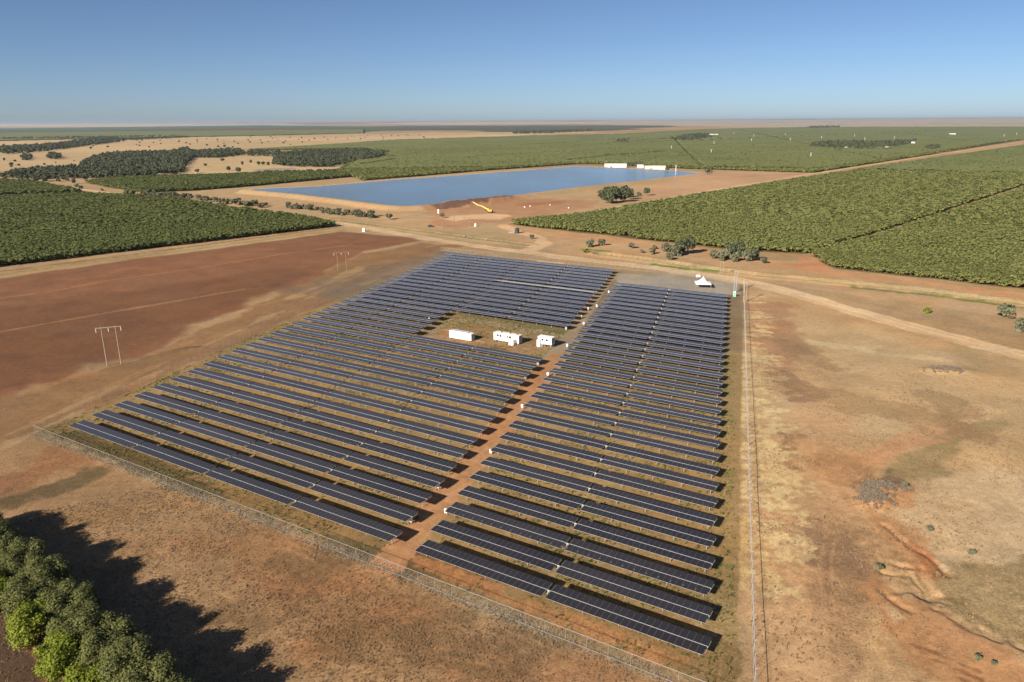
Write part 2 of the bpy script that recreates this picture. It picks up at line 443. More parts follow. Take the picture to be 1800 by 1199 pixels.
for i in range(650):
    k = rs.uniform(0, 36); n_ = N0 + (int(k) + 0.5) * PITCHR + rs.uniform(-.6, .8)
    e_ = rs.uniform(-194, -26) + SHIFT * k
    L_ = rs.uniform(1, 9)
    c = [(140, 134, 78), (120, 120, 68), (168, 152, 92), (190, 132, 90), (150, 140, 80), (112, 112, 62)][i % 6]
    layers.append(('l', [W(e_, n_), W(e_ + L_, n_)], c, 1.2, 2.2, 0.4, rs.uniform(0.4, 0.9), None, 1.0, rs.uniform(0.3, 1.2)))
wpoly([W(-17.5 - 62, 330), W(-17.5 - 40, 250), W(-130, 240), W(-280, 240), W(-277, 371), W(-90, 365)], (124, 108, 92), 8, 10, 0.05, 0.6)
# containers yard
wpoly([W(-178, 209), W(-120, 209), W(-128, 243), W(-176, 243)], (176, 136, 98), 2, 3, 0.1, 1, None, 0.4)
for i in range(16):
    e_, n_ = rs.uniform(-172, -122), rs.uniform(210, 224)
    layers.append(('l', [W(e_, n_), W(e_ + rs.uniform(2, 7), n_ + rs.uniform(-1, 1))], (206, 130, 84) if i % 3 else (214, 176, 130), 1.2, 2.5, 0.4, 0.8, None, 0.3, 0.7))
for (x0, y0, x1, y1, c) in [(890, 570, 930, 574, (140, 136, 70)), (960, 582, 985, 584, (96, 112, 60)), (820, 566, 900, 575, (150, 132, 84)), (800, 606, 830, 610, (120, 96, 70)), (870, 612, 900, 616, (110, 84, 62)), (860, 566, 900, 570, (172, 130, 92))]:
    line([(x0, y0), (x1, y1)], 1.5, c, 2, 3, 0.2, 0.7)
line([(748, 596), (765, 578), (790, 563), (830, 562), (880, 572), (930, 580), (985, 590)], 2.2, (176, 150, 120), 1.2, 1, 0.1, 0.9, 'service_track')
line([(965, 634), (985, 612), (1003, 588), (1030, 548), (1052, 515), (1068, 494), (1082, 484)], 2.6, (172, 146, 118), 0.8, 1, 0.1, 1, 'service_track')
line([(930, 632), (955, 634), (970, 625)], 2.4, (176, 156, 132), 1.0, 1, 0.1, 1, 'service_track')
# red corridor between the blocks
wpoly([W(-84.3, 86), W(-77.2, 86), W(-77.2 + SHIFT * 17, N0 + 17 * PITCHR), W(-84.3 + SHIFT * 17, N0 + 17 * PITCHR)], (190, 138, 98), 0.5, 1.2, 0.3, 1, 'service_track', 0.2)
line([(1046, 510), (1028, 538), (1012, 565)], 0.9, (206, 146, 102), 0.8, 1, 0.3, 0.7)
# gravel pad
poly([(1082, 482), (1120, 480), (1200, 482), (1262, 486), (1302, 497), (1298, 519), (1190, 512), (1082, 501)], (172, 156, 140), 1.5, 3, 0.1, 1, 'gravel_pad', 0.05)
poly([(1090, 474), (1230, 482), (1300, 494), (1330, 506), (1300, 500), (1180, 488), (1090, 482)], (160, 140, 108), 2, 3, 0.1, 0.5)
# main road
line([(700, 414), (850, 433), (1000, 452), (1180, 474)], 3.0, (168, 138, 102), 2.5, 3, 0.1, 0.8, None, 1)
line([(-200, 300), (0, 316), (140, 332), (220, 344), (380, 360), (520, 378), (640, 400), (760, 421), (900, 441), (1050, 459), (1180, 474), (1290, 490), (1370, 508), (1470, 538), (1600, 574), (1800, 626), (2200, 740)],
     5.2, (226, 188, 146), 1.4, 2.0, 0.08, 1, 'dirt_road', 0.1)
MR = [(380, 360), (520, 378), (640, 400), (760, 421), (900, 441), (1050, 459), (1180, 474), (1290, 490), (1370, 508), (1470, 538), (1600, 574), (1800, 626), (2200, 740)]
for o_ in (-1.6, 1.4, 3.2): line([(x, y + o_ * (0.4 + 0.0022 * max(x - 1000, 0))) for x, y in MR], 0.35, (196, 152, 112), 0.6, 0.6, 0.1, 0.7)
line([(1370, 508), (1470, 538), (1600, 574), (1800, 626), (2200, 740)], 1.4, (232, 196, 156), 1.5, 1.5, 0.1, 0.6)
line([(1180, 478), (1290, 496), (1400, 518)], 2.0, (222, 184, 140), 2, 3, 0.1, 0.8)
line([(760, 432), (900, 448), (1040, 466), (1160, 482)], 1.2, (170, 138, 98), 1.6, 2, 0.1, 0.7)
line([(945, 459), (990, 463)], 0.9, (240, 206, 158), 0.8, 1, 0.2, 0.9)
line([(1800, 249), (1640, 273), (1430, 305), (1200, 344), (1047, 371), (930, 388), (885, 396), (905, 406), (950, 418), (955, 430), (930, 440)], 4.8, (222, 178, 136), 2, 3, 0.06, 1, 'dirt_road', 0.1)
line([(640, 400), (575, 396), (480, 380), (400, 366)], 3.0, (200, 160, 116), 2, 3, 0.1, 0.8)
line([(0, 482), (300, 440), (560, 402)], 0.5, (120, 84, 58), 0.6, 1, 0.2, 0.5)
# wheel ruts
for P_ in ([(1350, 1199), (1345, 1000), (1338, 820), (1328, 640), (1320, 520)], [(1420, 1199), (1400, 980), (1400, 800), (1360, 640), (1330, 540)], [(1470, 1199), (1450, 1000), (1470, 860), (1560, 800), (1700, 730), (1760, 640)],
           [(100, 720), (300, 630), (520, 520), (700, 452), (760, 432)], [(60, 740), (260, 650), (480, 545), (690, 460)], [(300, 1199), (520, 1120), (800, 1150), (1100, 1199)], [(0, 830), (150, 800), (330, 880), (600, 1000), (900, 1120), (1150, 1215)]):
    for o_ in (-0.9, 0.9):
        P2 = [G(x, y) for x, y in P_]
        Q_ = []
        for i_, p_ in enumerate(P2):
            a_, b_ = P2[max(i_ - 1, 0)], P2[min(i_ + 1, len(P2) - 1)]
            L_ = math.hypot(b_[0] - a_[0], b_[1] - a_[1])
            Q_.append((p_[0] - (b_[1] - a_[1]) / L_ * o_, p_[1] + (b_[0] - a_[0]) / L_ * o_))
        layers.append(('l', Q_, (206, 158, 114) if P_[0][0] > 400 else (184, 138, 98), 0.5, 0.7, 0.15, 0.45, None, 0.2, 0.22))
# channel banks
for P in (DITCH, DITCH2):
    layers.append(('l', P, (158, 138, 100), 1.5, 3, 0.15, 0.8, None, 1.0, 4.5))
    layers.append(('l', P, (92, 80, 60), 0.7, 1, 0.2, 0.9, None, 0.6, 1.1))
line([(1150, 465), (1200, 472), (1260, 478)], 2.2, (112, 130, 60), 1.5, 3, 0.2, 0.9, None, 1)
line([(1030, 438), (1070, 442)], 2.2, (112, 126, 62), 1.5, 3, 0.2, 0.9, None, 1)
line([(1500, 505), (1640, 520), (1800, 541), (1900, 554)], 2.2, (122, 124, 66), 1.5, 3, 0.2, 0.9, None, 1)
line([(1420, 504), (1560, 520), (1700, 540)], 6, (190, 154, 118), 5, 8, 0.1, 0.6)
# strip of dead weeds along the front fence
FRONT = [W(-201.0, 88.0), W(-17.0, 87.4)]
layers.append(('l', FRONT, (170, 148, 116), 0.8, 1.6, 0.4, 0.4, None, 1.0, 0.8))

layers.append(('l', RES + RES[:1], (222, 188, 148), 1.5, 2, 0.1, 0.8, None, 0.2, 3.0))
# orchard and wood outlines
def GP(pts, z=0.0): return [G(x, y, z) for x, y in pts]
ORCH = {
 'L1': GP([(-500, 540), (0, 470), (300, 434), (595, 398), (540, 386), (420, 370), (290, 350), (150, 343), (0, 349), (-400, 360)]),
 'L2': GP([(-300, 330), (0, 319), (60, 322), (145, 338), (0, 344), (-300, 352)]),
 'L3': GP([(148, 321), (215, 314), (390, 309), (470, 306), (600, 304), (620, 311), (440, 328), (350, 335), (250, 339), (200, 331)]),
 'R1': GP([(888, 394), (1100, 418), (1300, 441), (1418, 447), (1560, 404), (1800, 326), (2300, 160 + 100), (2300, 235), (1800, 257), (1640, 281), (1430, 313), (1200, 350), (1050, 377)]),
 'R2': GP([(1424, 449), (1437, 454), (1448, 465), (1466, 472), (1600, 486), (1800, 509), (2250, 565), (2300, 300), (1800, 334), (1570, 408)]),
 'M1': GP([(430, 265), (700, 247), (930, 240), (1080, 237), (1240, 228), (1420, 224), (2600, 221), (2400, 232), (1800, 246), (1660, 268), (1430, 304), (1210, 297),
           (1060, 289), (1010, 289), (870, 299), (640, 318), (590, 303), (620, 285), (690, 278), (640, 262)]),
 'M2': GP([(-900, 260), (-500, 243), (0, 232), (240, 229), (460, 224), (640, 227), (640, 234), (440, 239), (280, 242), (130, 245), (0, 248), (-900, 280)]),
}
for k_, P in ORCH.items():
    layers.append(('p', P, (118, 92, 58) if k_ != 'M1' else (104, 96, 60), 2, 3, 0.05, 0.95, None, 0.5, 0))
# bare breaks inside the far orchard
for pts, wd, c in [([(1090, 254), (1240, 246)], 8, (190, 150, 110)), ([(1000, 285), (1060, 278), (1180, 268)], 8, (200, 160, 120)), ([(1360, 253), (1600, 249)], 12, (186, 166, 130)),
                   ([(1620, 268), (1700, 268), (1800, 252)], 10, (206, 164, 124)), ([(1250, 244), (1290, 243)], 10, (210, 190, 160)), ([(1665, 246), (1695, 246)], 10, (220, 196, 160))]:
    line(pts, wd, c, 6, 10, 0.02, 0.9)

# ------------------------------------------------------------------ ground mesh (rings round the camera's foot point, finer near by)
fine = np.arange(-45, 45.01, 0.11)
coarse = np.arange(48, 313, 4.0)
ang = np.radians(np.concatenate([fine, coarse]))
rad = [3, 15, 30, 45, 55]
r = 60.0
while r < 3000:
    rad.append(r); r += min(max(0.42, r * r / 105000.0), 7.0)
while r < 46000:
    rad.append(r); r *= 1.022
rad = np.array(rad)
RR, AA = np.meshgrid(rad, ang, indexing='ij')
gx, gy = (RR * np.sin(AA)).ravel(), (RR * np.cos(AA)).ravel()
nr, na = RR.shape
gz = height(gx, gy)
gz[:na] = 0
ZN = ['ground', 'dirt_road', 'ploughed_field', 'service_track', 'gravel_pad']

def paint(X, Y):
    rr_ = np.hypot(X, Y)
    col = np.empty((len(X), 3)); col[:] = alb(TAN)
    gr = np.full(len(X), 0.7)
    zn = np.zeros(len(X), np.int8)
    cache = {}
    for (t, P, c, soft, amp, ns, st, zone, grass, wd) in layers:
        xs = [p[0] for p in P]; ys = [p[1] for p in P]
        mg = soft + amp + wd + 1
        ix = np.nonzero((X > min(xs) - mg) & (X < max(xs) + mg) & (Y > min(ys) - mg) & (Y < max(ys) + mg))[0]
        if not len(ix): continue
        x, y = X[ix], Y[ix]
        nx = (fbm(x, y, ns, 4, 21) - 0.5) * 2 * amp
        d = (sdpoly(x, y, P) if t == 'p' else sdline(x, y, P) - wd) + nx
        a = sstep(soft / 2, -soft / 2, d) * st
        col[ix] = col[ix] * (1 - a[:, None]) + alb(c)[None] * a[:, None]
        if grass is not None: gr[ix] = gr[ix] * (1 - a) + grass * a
        if zone: zn[ix[a > 0.5]] = ZN.index(zone)
        elif t == 'p' and st >= 0.95: zn[ix[a > 0.6]] = 0
    big = fbm(X, Y, 0.012, 4, 40) - 0.5
    mid = fbm(X, Y, 0.11, 4, 50) - 0.5
    fin = fbm(X, Y, 0.9, 3, 60) - 0.5
    far = fbm(X, Y, 0.0016, 4, 70) - 0.5
    f = 1 + 0.30 * big + 0.42 * mid * sstep(1500, 500, rr_) + 0.5 * fin * sstep(260, 120, rr_) + 0.5 * far * sstep(1200, 3500, rr_)
    col *= f[:, None]
    hue = (fbm(X, Y, 0.05, 3, 80) - 0.5) * 0.30
    col[:, 0] *= 1 + hue * 0.5; col[:, 2] *= 1 - hue * 0.6
    return np.clip(col, 0.01, 0.8), gr, zn

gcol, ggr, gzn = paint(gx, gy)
i0 = (np.arange(nr - 1)[:, None] * na + np.arange(na)[None]).ravel()
j1 = (np.arange(nr - 1)[:, None] * na + ((np.arange(na) + 1) % na)[None]).ravel()
GQ = np.stack([i0, j1, j1 + na, i0 + na], 1)
GV = np.stack([gx, gy, gz], 1)

def ground_mat(name, bump=0.5, furrow=False):
    m = bpy.data.materials.new(name); m.use_nodes = True
    n, l = m.node_tree.nodes, m.node_tree.links
    b = n['Principled BSDF']; b.inputs['Roughness'].default_value = 0.95
    b.inputs['Specular IOR Level'].default_value = 0.1
    at = n.new('ShaderNodeAttribute'); at.attribute_name = 'col'
    ag = n.new('ShaderNodeAttribute'); ag.attribute_name = 'grass'
    tc = n.new('ShaderNodeTexCoord')
    def noise(s, d, rgh=0.6):
        q = n.new('ShaderNodeTexNoise'); q.inputs['Scale'].default_value = s; q.inputs['Detail'].default_value = d
        q.inputs['Roughness'].default_value = rgh
        l.new(tc.outputs['Object'], q.inputs['Vector']); return q
    a, c = noise(2.6, 4, 0.7), noise(0.55, 4)
    def mr(src, lo, hi, tlo, thi):
        q = n.new('ShaderNodeMapRange')
        for k, v in zip(('From Min', 'From Max', 'To Min', 'To Max'), (lo, hi, tlo, thi)): q.inputs[k].default_value = v
        l.new(src, q.inputs[0]); return q
    ma = mr(a.outputs[0], 0.32, 0.68, -0.42, 0.36)
    mg = n.new('ShaderNodeMath'); mg.operation = 'MULTIPLY'
    l.new(ma.outputs[0], mg.inputs[0])
    ga = mr(ag.outputs['Fac'], 0, 1, 0.35, 1.0); l.new(ga.outputs[0], mg.inputs[1])
    mc = mr(c.outputs[0], 0.3, 0.7, 0.88, 1.12)
    ad = n.new('ShaderNodeMath'); ad.operation = 'ADD'; l.new(mg.outputs[0], ad.inputs[0]); l.new(mc.outputs[0], ad.inputs[1])
    sc = n.new('ShaderNodeVectorMath'); sc.operation = 'SCALE'
    l.new(at.outputs['Color'], sc.inputs[0]); l.new(ad.outputs[0], sc.inputs['Scale'])
    l.new(sc.outputs[0], b.inputs['Base Color'])
    bp = n.new('ShaderNodeBump'); bp.inputs['Strength'].default_value = bump; bp.inputs['Distance'].default_value = 0.12
    l.new(a.outputs[0], bp.inputs['Height'])
    if furrow:
        wv = n.new('ShaderNodeTexWave'); wv.inputs['Scale'].default_value = 0.55; wv.inputs['Distortion'].default_value = 1.5
        mp = n.new('ShaderNodeMapping'); mp.inputs['Rotation'].default_value = (0, 0, R(-64))
        l.new(tc.outputs['Object'], mp.inputs[0]); l.new(mp.outputs[0], wv.inputs[0])
        mx = n.new('ShaderNodeMath'); mx.operation = 'ADD'
        l.new(a.outputs[0], mx.inputs[0]); l.new(wv.outputs['Fac'], mx.inputs[1]); l.new(mx.outputs[0], bp.inputs['Height'])
    l.new(bp.outputs[0], b.inputs['Normal'])
    return m
GM = {'ground': ground_mat('dry_earth_and_grass', 0.55), 'dirt_road': ground_mat('compacted_dirt', 0.15), 'ploughed_field': ground_mat('tilled_soil', 0.35, True),
      'service_track': ground_mat('rutted_earth', 0.3), 'gravel_pad': ground_mat('grey_gravel', 0.25)}
GL = {'ground': ('dry tan and red earth with straw coloured grass reaching to the horizon', 'ground'),
      'dirt_road': ('pale dirt farm road passing between the solar farm and the orchards', 'road'),
      'ploughed_field': ('bare ploughed red brown field left of the solar farm', 'field'),
      'service_track': ('narrow red and grey service track running between the two blocks of solar panels', 'path'),
      'gravel_pad': ('grey gravel pad around the white marquee behind the panels', 'gravel')}
fz = gzn[GQ[:, 0]]
for k_, nm in enumerate(ZN):
    q = GQ[fz == k_]
    if not len(q): continue
    u, inv = np.unique(q, return_inverse=True)
    o = link(nm, npmesh(nm, GV[u], inv.reshape(q.shape), GM[nm], True, gcol[u], ggr[u]))
    tag(o, GL[nm][0], GL[nm][1], None, 'structure')

# ------------------------------------------------------------------ water
def water_mat(name, base, scl, bump):
    m = bpy.data.materials.new(name); m.use_nodes = True
    n, l = m.node_tree.nodes, m.node_tree.links
    b = n['Principled BSDF']
    b.inputs['Base Color'].default_value = (*base, 1); b.inputs['Roughness'].default_value = 0.12
    b.inputs['IOR'].default_value = 1.33
    tc = n.new('ShaderNodeTexCoord'); mp = n.new('ShaderNodeMapping'); mp.inputs['Rotation'].default_value = (0, 0, R(25))
    mp.inputs['Scale'].default_value = (1, 0.5, 1)
    a = n.new('ShaderNodeTexNoise'); a.inputs['Scale'].default_value = scl; a.inputs['Detail'].default_value = 4
    c = n.new('ShaderNodeTexNoise'); c.inputs['Scale'].default_value = 0.012; c.inputs['Detail'].default_value = 3
    l.new(tc.outputs['Object'], mp.inputs[0]); l.new(mp.outputs[0], a.inputs[0]); l.new(mp.outputs[0], c.inputs[0])
    mu = n.new('ShaderNodeMapRange'); mu.inputs['From Min'].default_value = 0.35; mu.inputs['From Max'].default_value = 0.65
    mu.inputs['To Min'].default_value = bump * 0.15; mu.inputs['To Max'].default_value = bump * 1.9
    l.new(c.outputs[0], mu.inputs[0])
    bp = n.new('ShaderNodeBump'); bp.inputs['Distance'].default_value = 0.4
    l.new(mu.outputs[0], bp.inputs['Strength']); l.new(a.outputs[0], bp.inputs['Height']); l.new(bp.outputs[0], b.inputs['Normal'])
    return m
WM = water_mat('rippled_water', (0.10, 0.125, 0.145), 0.9, 0.45)
me = bpy.data.meshes.new('reservoir_water')
cx_, cy_ = np.mean([p[0] for p in RES]), np.mean([p[1] for p in RES])
me.from_pydata([(p[0], p[1], 3.0) for p in RES], [], [tuple(range(len(RES)))])
me.materials.append(WM)
tag(link('reservoir_water', me), 'broad blue sheet of water in the banked farm reservoir', 'water', None, 'structure')
for nm, pts in (('first', [(1345, 487.5), (1400, 491), (1440, 494), (1482, 500), (1440, 491.5), (1390, 487.5)]), ('second', [(1555, 506), (1600, 510.5), (1640, 517), (1690, 524), (1640, 513), (1595, 506.5)])):
    P = [W2 for W2 in GP(pts, -0.75)]
    cl = DITCH2
    me = bpy.data.meshes.new('channel_water')
    xs = []
    t0, t1 = (0.30, 0.47) if nm == 'first' else (0.55, 0.74)
    seg = [Vector((*p, -0.75)) for p in (DITCH2[3:6] if nm == 'first' else DITCH2[5:8])]
    V_, Fc = [], []
    for i, p in enumerate(seg):
        d = (seg[min(i + 1, len(seg) - 1)] - seg[max(i - 1, 0)]).normalized(); q = Vector((-d.y, d.x, 0))
        V_ += [tuple(p + q * 1.5), tuple(p - q * 1.5)]
        if i: Fc.append((2 * i - 2, 2 * i - 1, 2 * i + 1, 2 * i))
    me.from_pydata(V_, [], Fc); me.materials.append(WM)
    tag(link('channel_water', me), ('left' if nm == 'first' else 'right') + ' pool of standing water in the channel beside the dirt road', 'water', None, 'structure')

# ------------------------------------------------------------------ materials for things
ALU = mat('aluminium', (0.72, 0.72, 0.72), 0.4, 0.6, 0.06, 3)
GALV = mat('galvanised_steel', (0.66, 0.66, 0.65), 0.45, 0.45, 0.12, 4)
GREYM = mat('grey_painted_metal', (0.30, 0.30, 0.30), 0.5, 0.1, 0.08, 4)
WHITE = mat('white_paint', (0.82, 0.82, 0.80), 0.4, 0, 0.05, 2)
CREAM = mat('cream_metal', (0.74, 0.70, 0.58), 0.5, 0, 0.06, 1)
DARK = mat('dark_metal', (0.05, 0.055, 0.06), 0.4, 0.2, 0.1, 4)
WOOD = mat('weathered_pole_timber', (0.22, 0.16, 0.11), 0.85, 0, 0.2, 6)
POLE = mat('pale_pole', (0.30, 0.23, 0.17), 0.7, 0, 0.12, 4)
YEL = mat('yellow_machine_paint', (0.78, 0.45, 0.03), 0.4, 0, 0.08, 3)
GREEN = mat('green_plastic', (0.12, 0.45, 0.28), 0.45, 0, 0.05, 3)
CANVAS = mat('white_canvas', (0.80, 0.79, 0.76), 0.8, 0, 0.05, 1)
TRUNK = mat('bark', (0.13, 0.10, 0.075), 0.9, 0, 0.3, 3)
GLASSD = mat('dark_window_glass', (0.03, 0.04, 0.05), 0.1)

def panel_mat(name, base, line_):
    m = bpy.data.materials.new(name); m.use_nodes = True
    n, l = m.node_tree.nodes, m.node_tree.links
    b = n['Principled BSDF']
    b.inputs['Roughness'].default_value = 0.16; b.inputs['IOR'].default_value = 1.58
    b.inputs['Sheen Weight'].default_value = 0.10; b.inputs['Sheen Roughness'].default_value = 0.45; b.inputs['Sheen Tint'].default_value = (0.85, 0.82, 0.92, 1)
    uv = n.new('ShaderNodeUVMap'); sx = n.new('ShaderNodeSeparateXYZ'); l.new(uv.outputs[0], sx.inputs[0])
    def edge(sock, wd):
        a = n.new('ShaderNodeMath'); a.operation = 'SUBTRACT'; l.new(sock, a.inputs[0]); a.inputs[1].default_value = 0.5
        c = n.new('ShaderNodeMath'); c.operation = 'ABSOLUTE'; l.new(a.outputs[0], c.inputs[0])
        d = n.new('ShaderNodeMath'); d.operation = 'GREATER_THAN'; l.new(c.outputs[0], d.inputs[0]); d.inputs[1].default_value = 0.5 - wd
        return d
    e1, e2 = edge(sx.outputs[0], 0.026), edge(sx.outputs[1], 0.014)
    mx = n.new('ShaderNodeMath'); mx.operation = 'MAXIMUM'; l.new(e1.outputs[0], mx.inputs[0]); l.new(e2.outputs[0], mx.inputs[1])
    tc = n.new('ShaderNodeTexCoord'); no = n.new('ShaderNodeTexNoise'); no.inputs['Scale'].default_value = 0.25
    l.new(tc.outputs['Object'], no.inputs[0])
    oi = n.new('ShaderNodeObjectInfo')
    mr = n.new('ShaderNodeMapRange'); mr.inputs['To Min'].default_value = 0.5; mr.inputs['To Max'].default_value = 1.7
    am = n.new('ShaderNodeMath'); am.operation = 'ADD'; l.new(no.outputs[0], am.inputs[0]); l.new(oi.outputs['Random'], am.inputs[1])
    am2 = n.new('ShaderNodeMath'); am2.operation = 'MULTIPLY'; am2.inputs[1].default_value = 0.6; l.new(am.outputs[0], am2.inputs[0])
    l.new(am2.outputs[0], mr.inputs[0])
    sc = n.new('ShaderNodeVectorMath'); sc.operation = 'SCALE'; sc.inputs[0].default_value = base; l.new(mr.outputs[0], sc.inputs['Scale'])
    mi = n.new('ShaderNodeMix'); mi.data_type = 'RGBA'
    l.new(mx.outputs[0], mi.inputs['Factor']); l.new(sc.outputs[0], mi.inputs['A']); mi.inputs['B'].default_value = (*line_, 1)
    l.new(mi.outputs['Result'], b.inputs['Base Color'])
    return m
PANEL = panel_mat('solar_glass', (0.016, 0.014, 0.015), (0.055, 0.052, 0.056))

# ------------------------------------------------------------------ solar trackers
NM, MW, ML, TL = 24, 1.11, 2.03, 54.6
Z0 = 2.05
def table_mesh(sgn):
    b = MB()
    for i in range(NM):
        x = sgn * (0.44 + MW * (i + 0.5))
        for y in (-1, 1):
            b.box((x, y * (0.065 + ML / 2), Z0), (MW - 0.02, ML, 0.05), 0, 1, 0, 1)
    return b.mesh('module_table', [PANEL, ALU])
tmeshes = [table_mesh(-1), table_mesh(1)]
b = MB(); b.tube((-27.2, 0, Z0 - 0.07), (27.2, 0, Z0 - 0.07), 0.065, n=8)
for s in (-1, 1):
    for i in range(0, NM + 1, 2):
        b.box((s * (0.62 + MW * i), 0, Z0 - 0.07), (0.05, 3.2, 0.06))
tube_me = b.mesh('torque_tube', mat('weathered_tube', (0.50, 0.50, 0.50), 0.5, 0.3, 0.1, 2))
b = MB(); b.box((0, 0, 0.97), (0.16, 0.10, 1.94)); b.box((0, 0, 1.95), (0.12, 0.30, 0.10))
post_me = b.mesh('post', mat('dull_steel', (0.24, 0.23, 0.21), 0.6, 0.2, 0.1, 4))
b = MB(); b.box((0, 0, 1.86), (0.30, 0.4, 0.30)); b.box((0, -0.36, 1.78), (0.18, 0.36, 0.18)); b.box((0.0, 0, 2.10), (0.16, 0.18, 0.10))
drive_me = b.mesh('drive_unit', mat('dull_drive_casing', (0.36, 0.36, 0.36), 0.6, 0.1, 0.1, 4))
b = MB(); b.box((0, 0, Z0 - 0.02), (0.06, 3.9, 0.08))
rail_me = b.mesh('end_rail', bpy.data.materials['dull_steel'])

def ordinal(k):
    o = ['front', 'second', 'third', 'fourth', 'fifth', 'sixth', 'seventh', 'eighth', 'ninth', 'tenth', 'eleventh', 'twelfth', 'thirteenth', 'fourteenth', 'fifteenth',
         'sixteenth', 'seventeenth', 'eighteenth', 'nineteenth', 'twentieth']
    if k < 20: return o[k]
    t = ['twenty', 'thirty'][(k + 1) // 10 - 2]
    u = (k + 1) % 10
    if u == 0: return {2: 'twentieth', 3: 'thirtieth'}[(k + 1) // 10]
    return t + '-' + ['first', 'second', 'third', 'fourth', 'fifth', 'sixth', 'seventh', 'eighth', 'ninth'][u - 1]

rs = np.random.RandomState(11)
def tracker(ec, n_, label, group, tilt):
    x, y = W(ec, n_)
    root = empty('solar_tracker', (x, y, 0.0), RZ, label, 'solar panels', group)
    def ch(name, me, loc=(0, 0, 0), rot=None):
        o = link(name, me, root, loc)
        if rot is not None:
            o.matrix_local = Matrix.Translation((0, 0, Z0)) @ Matrix.Rotation(rot, 4, 'X') @ Matrix.Translation((loc[0], loc[1], -Z0))
        return o
    for me_ in tmeshes: ch('module_table', me_, (0, 0, 0), tilt)
    ch('torque_tube', tube_me)
    for px_ in (-26, -19.5, -12.8, -6.4, 6.4, 12.8, 19.5, 26): ch('post', post_me, (px_, 0, 0))
    ch('drive_unit', drive_me)
    for s in (-1, 1): ch('end_rail', rail_me, (s * 0.36, 0, 0), tilt)
    return root
for k in range(37):
    n_ = N0 + k * PITCHR
    tilt = R(2.0 + rs.uniform(-1.3, 1.3))
    tracker(-166.3 + SHIFT * k, n_, 'dark solar tracker beside the left fence, %s row from the front' % ordinal(k), 'solar trackers of the left block', tilt)
    if not (16 <= k <= 20):
        if k == 29:
            tracker(-111.3 + SHIFT * k, n_, 'pale solar tracker tipped the other way, reflecting light in the upper middle rows', 'solar trackers of the middle block', R(-6))
        else:
            side = 'in front of the containers' if k < 16 else 'behind the containers'
            tracker(-111.3 + SHIFT * k, n_, 'dark solar tracker %s in the middle block, %s row back' % (side, ordinal(k)), 'solar trackers of the middle block', R(2 + rs.uniform(-1.3, 1.3)))
    if k < 33:
        tracker(-51.0 + SHIFT * k, n_, 'dark solar tracker between track and right fence, %s row back' % ordinal(k), 'solar trackers of the right block', R(2 + rs.uniform(-1.3, 1.3)))

# ------------------------------------------------------------------ inverter cabinets along the track
b = MB(); b.box((0, 0, 1.15), (0.75, 0.4, 1.0)); b.box((0, 0, 1.69), (0.85, 0.55, 0.06)); cab_me = b.mesh('cabinet', WHITE)
b = MB(); b.box((-0.3, 0, 0.33), (0.07, 0.07, 0.66)); b.box((0.3, 0, 0.33), (0.07, 0.07, 0.66)); b.box((0, 0, 0.5), (0.55, 0.05, 0.06)); stand_me = b.mesh('stand', GALV)
b = MB(); b.box((0, -0.215, 1.15), (0.6, 0.02, 0.85)); dor_me = b.mesh('door', GREYM)
cabs = [(722, 921), (770, 861), (812, 808), (845, 764), (876, 726), (901, 694), (924, 667), (945.5, 643), (754.5, 562) , (709, 0), (995, 581), (1022, 560), (1034, 546), (1045, 518), (1053, 498), (1061, 478)]
lab_l = 0
for i, (x, y) in enumerate(cabs):
    if y == 0: continue
    gx_, gy_ = G(x, y)
    side = 'white inverter cabinet on legs beside the track, '
    where = ['closest to the front fence', 'second from the front fence', 'third from the front fence', 'fourth from the front fence', 'fifth from the front fence', 'sixth from the front fence',
             'seventh from the front fence', 'just in front of the containers', 'at the row end left of the containers', '', 'just behind the small container', 'second behind the containers',
             'third behind the containers', 'fourth behind the containers', 'second from the far end', 'at the far end'][i]
    c = empty('inverter_cabinet', (gx_, gy_, 0), RZ, side + where, 'cabinet', 'inverter cabinets at the row ends')
    c.scale = (.8, .8, .8); link('cabinet', cab_me, c); link('stand', stand_me, c); link('door', dor_me, c)
for i, (x, y) in enumerate([(784, 905), (863, 799), (918, 719), (963, 662), (997, 611), (1026, 572), (1049, 541), (1070, 516)]):
    gx_, gy_ = G(x, y)
    where = ['front', 'second', 'third', 'fourth', 'fifth', 'sixth', 'seventh', 'farthest'][i]
    c = empty('inverter_cabinet', (gx_, gy_, 0), RZ + math.pi, 'white inverter cabinet on the right side of the track, %s of eight' % where, 'cabinet', 'inverter cabinets at the row ends')
    c.scale = (.8, .8, .8); link('cabinet', cab_me, c); link('stand', stand_me, c); link('door', dor_me, c)

# ------------------------------------------------------------------ containers in the yard
def place(name, e_, n_, label, cat, rz=0):
    x, y = W(e_, n_)
    return empty(name, (x, y, 0), RZ + rz, label, cat)
c = place('battery_container', -154.2, 216.4, 'long white windowless container, leftmost of the three among the panels', 'container')
b = MB(); b.box((-0.6, 0, 1.75), (8.2, 2.4, 2.7))
for i in range(16): b.box((-4.3 + i * 0.5, -1.215, 1.75), (0.12, 0.03, 2.5))
b.build('body', WHITE, c)
for x in (-3.9, -1.4, 1.1):
    b = MB(); b.box((x, -1.245, 2.55), (1.5, 0.03, 0.5)); b.build('vent', GREYM, c)
b = MB(); b.box((-0.6, 0, 3.13), (8.0, 1.0, 0.06)); b.box((-0.6, 0.55, 3.22), (7.6, 0.35, 0.2)); b.build('roof_duct', GREYM, c)
b = MB(); b.box((4.35, 0.1, 1.65), (1.5, 2.2, 2.5)); o = b.build('end_unit', WHITE, c)
b = MB(); b.box((5.115, 0.1, 1.65), (0.03, 1.8, 2.1)); b.build('vent', GREYM, o)
b = MB()
for x in (-4.2, -0.6, 3.0): b.box((x, 0, 0.2), (0.4, 2.2, 0.4))
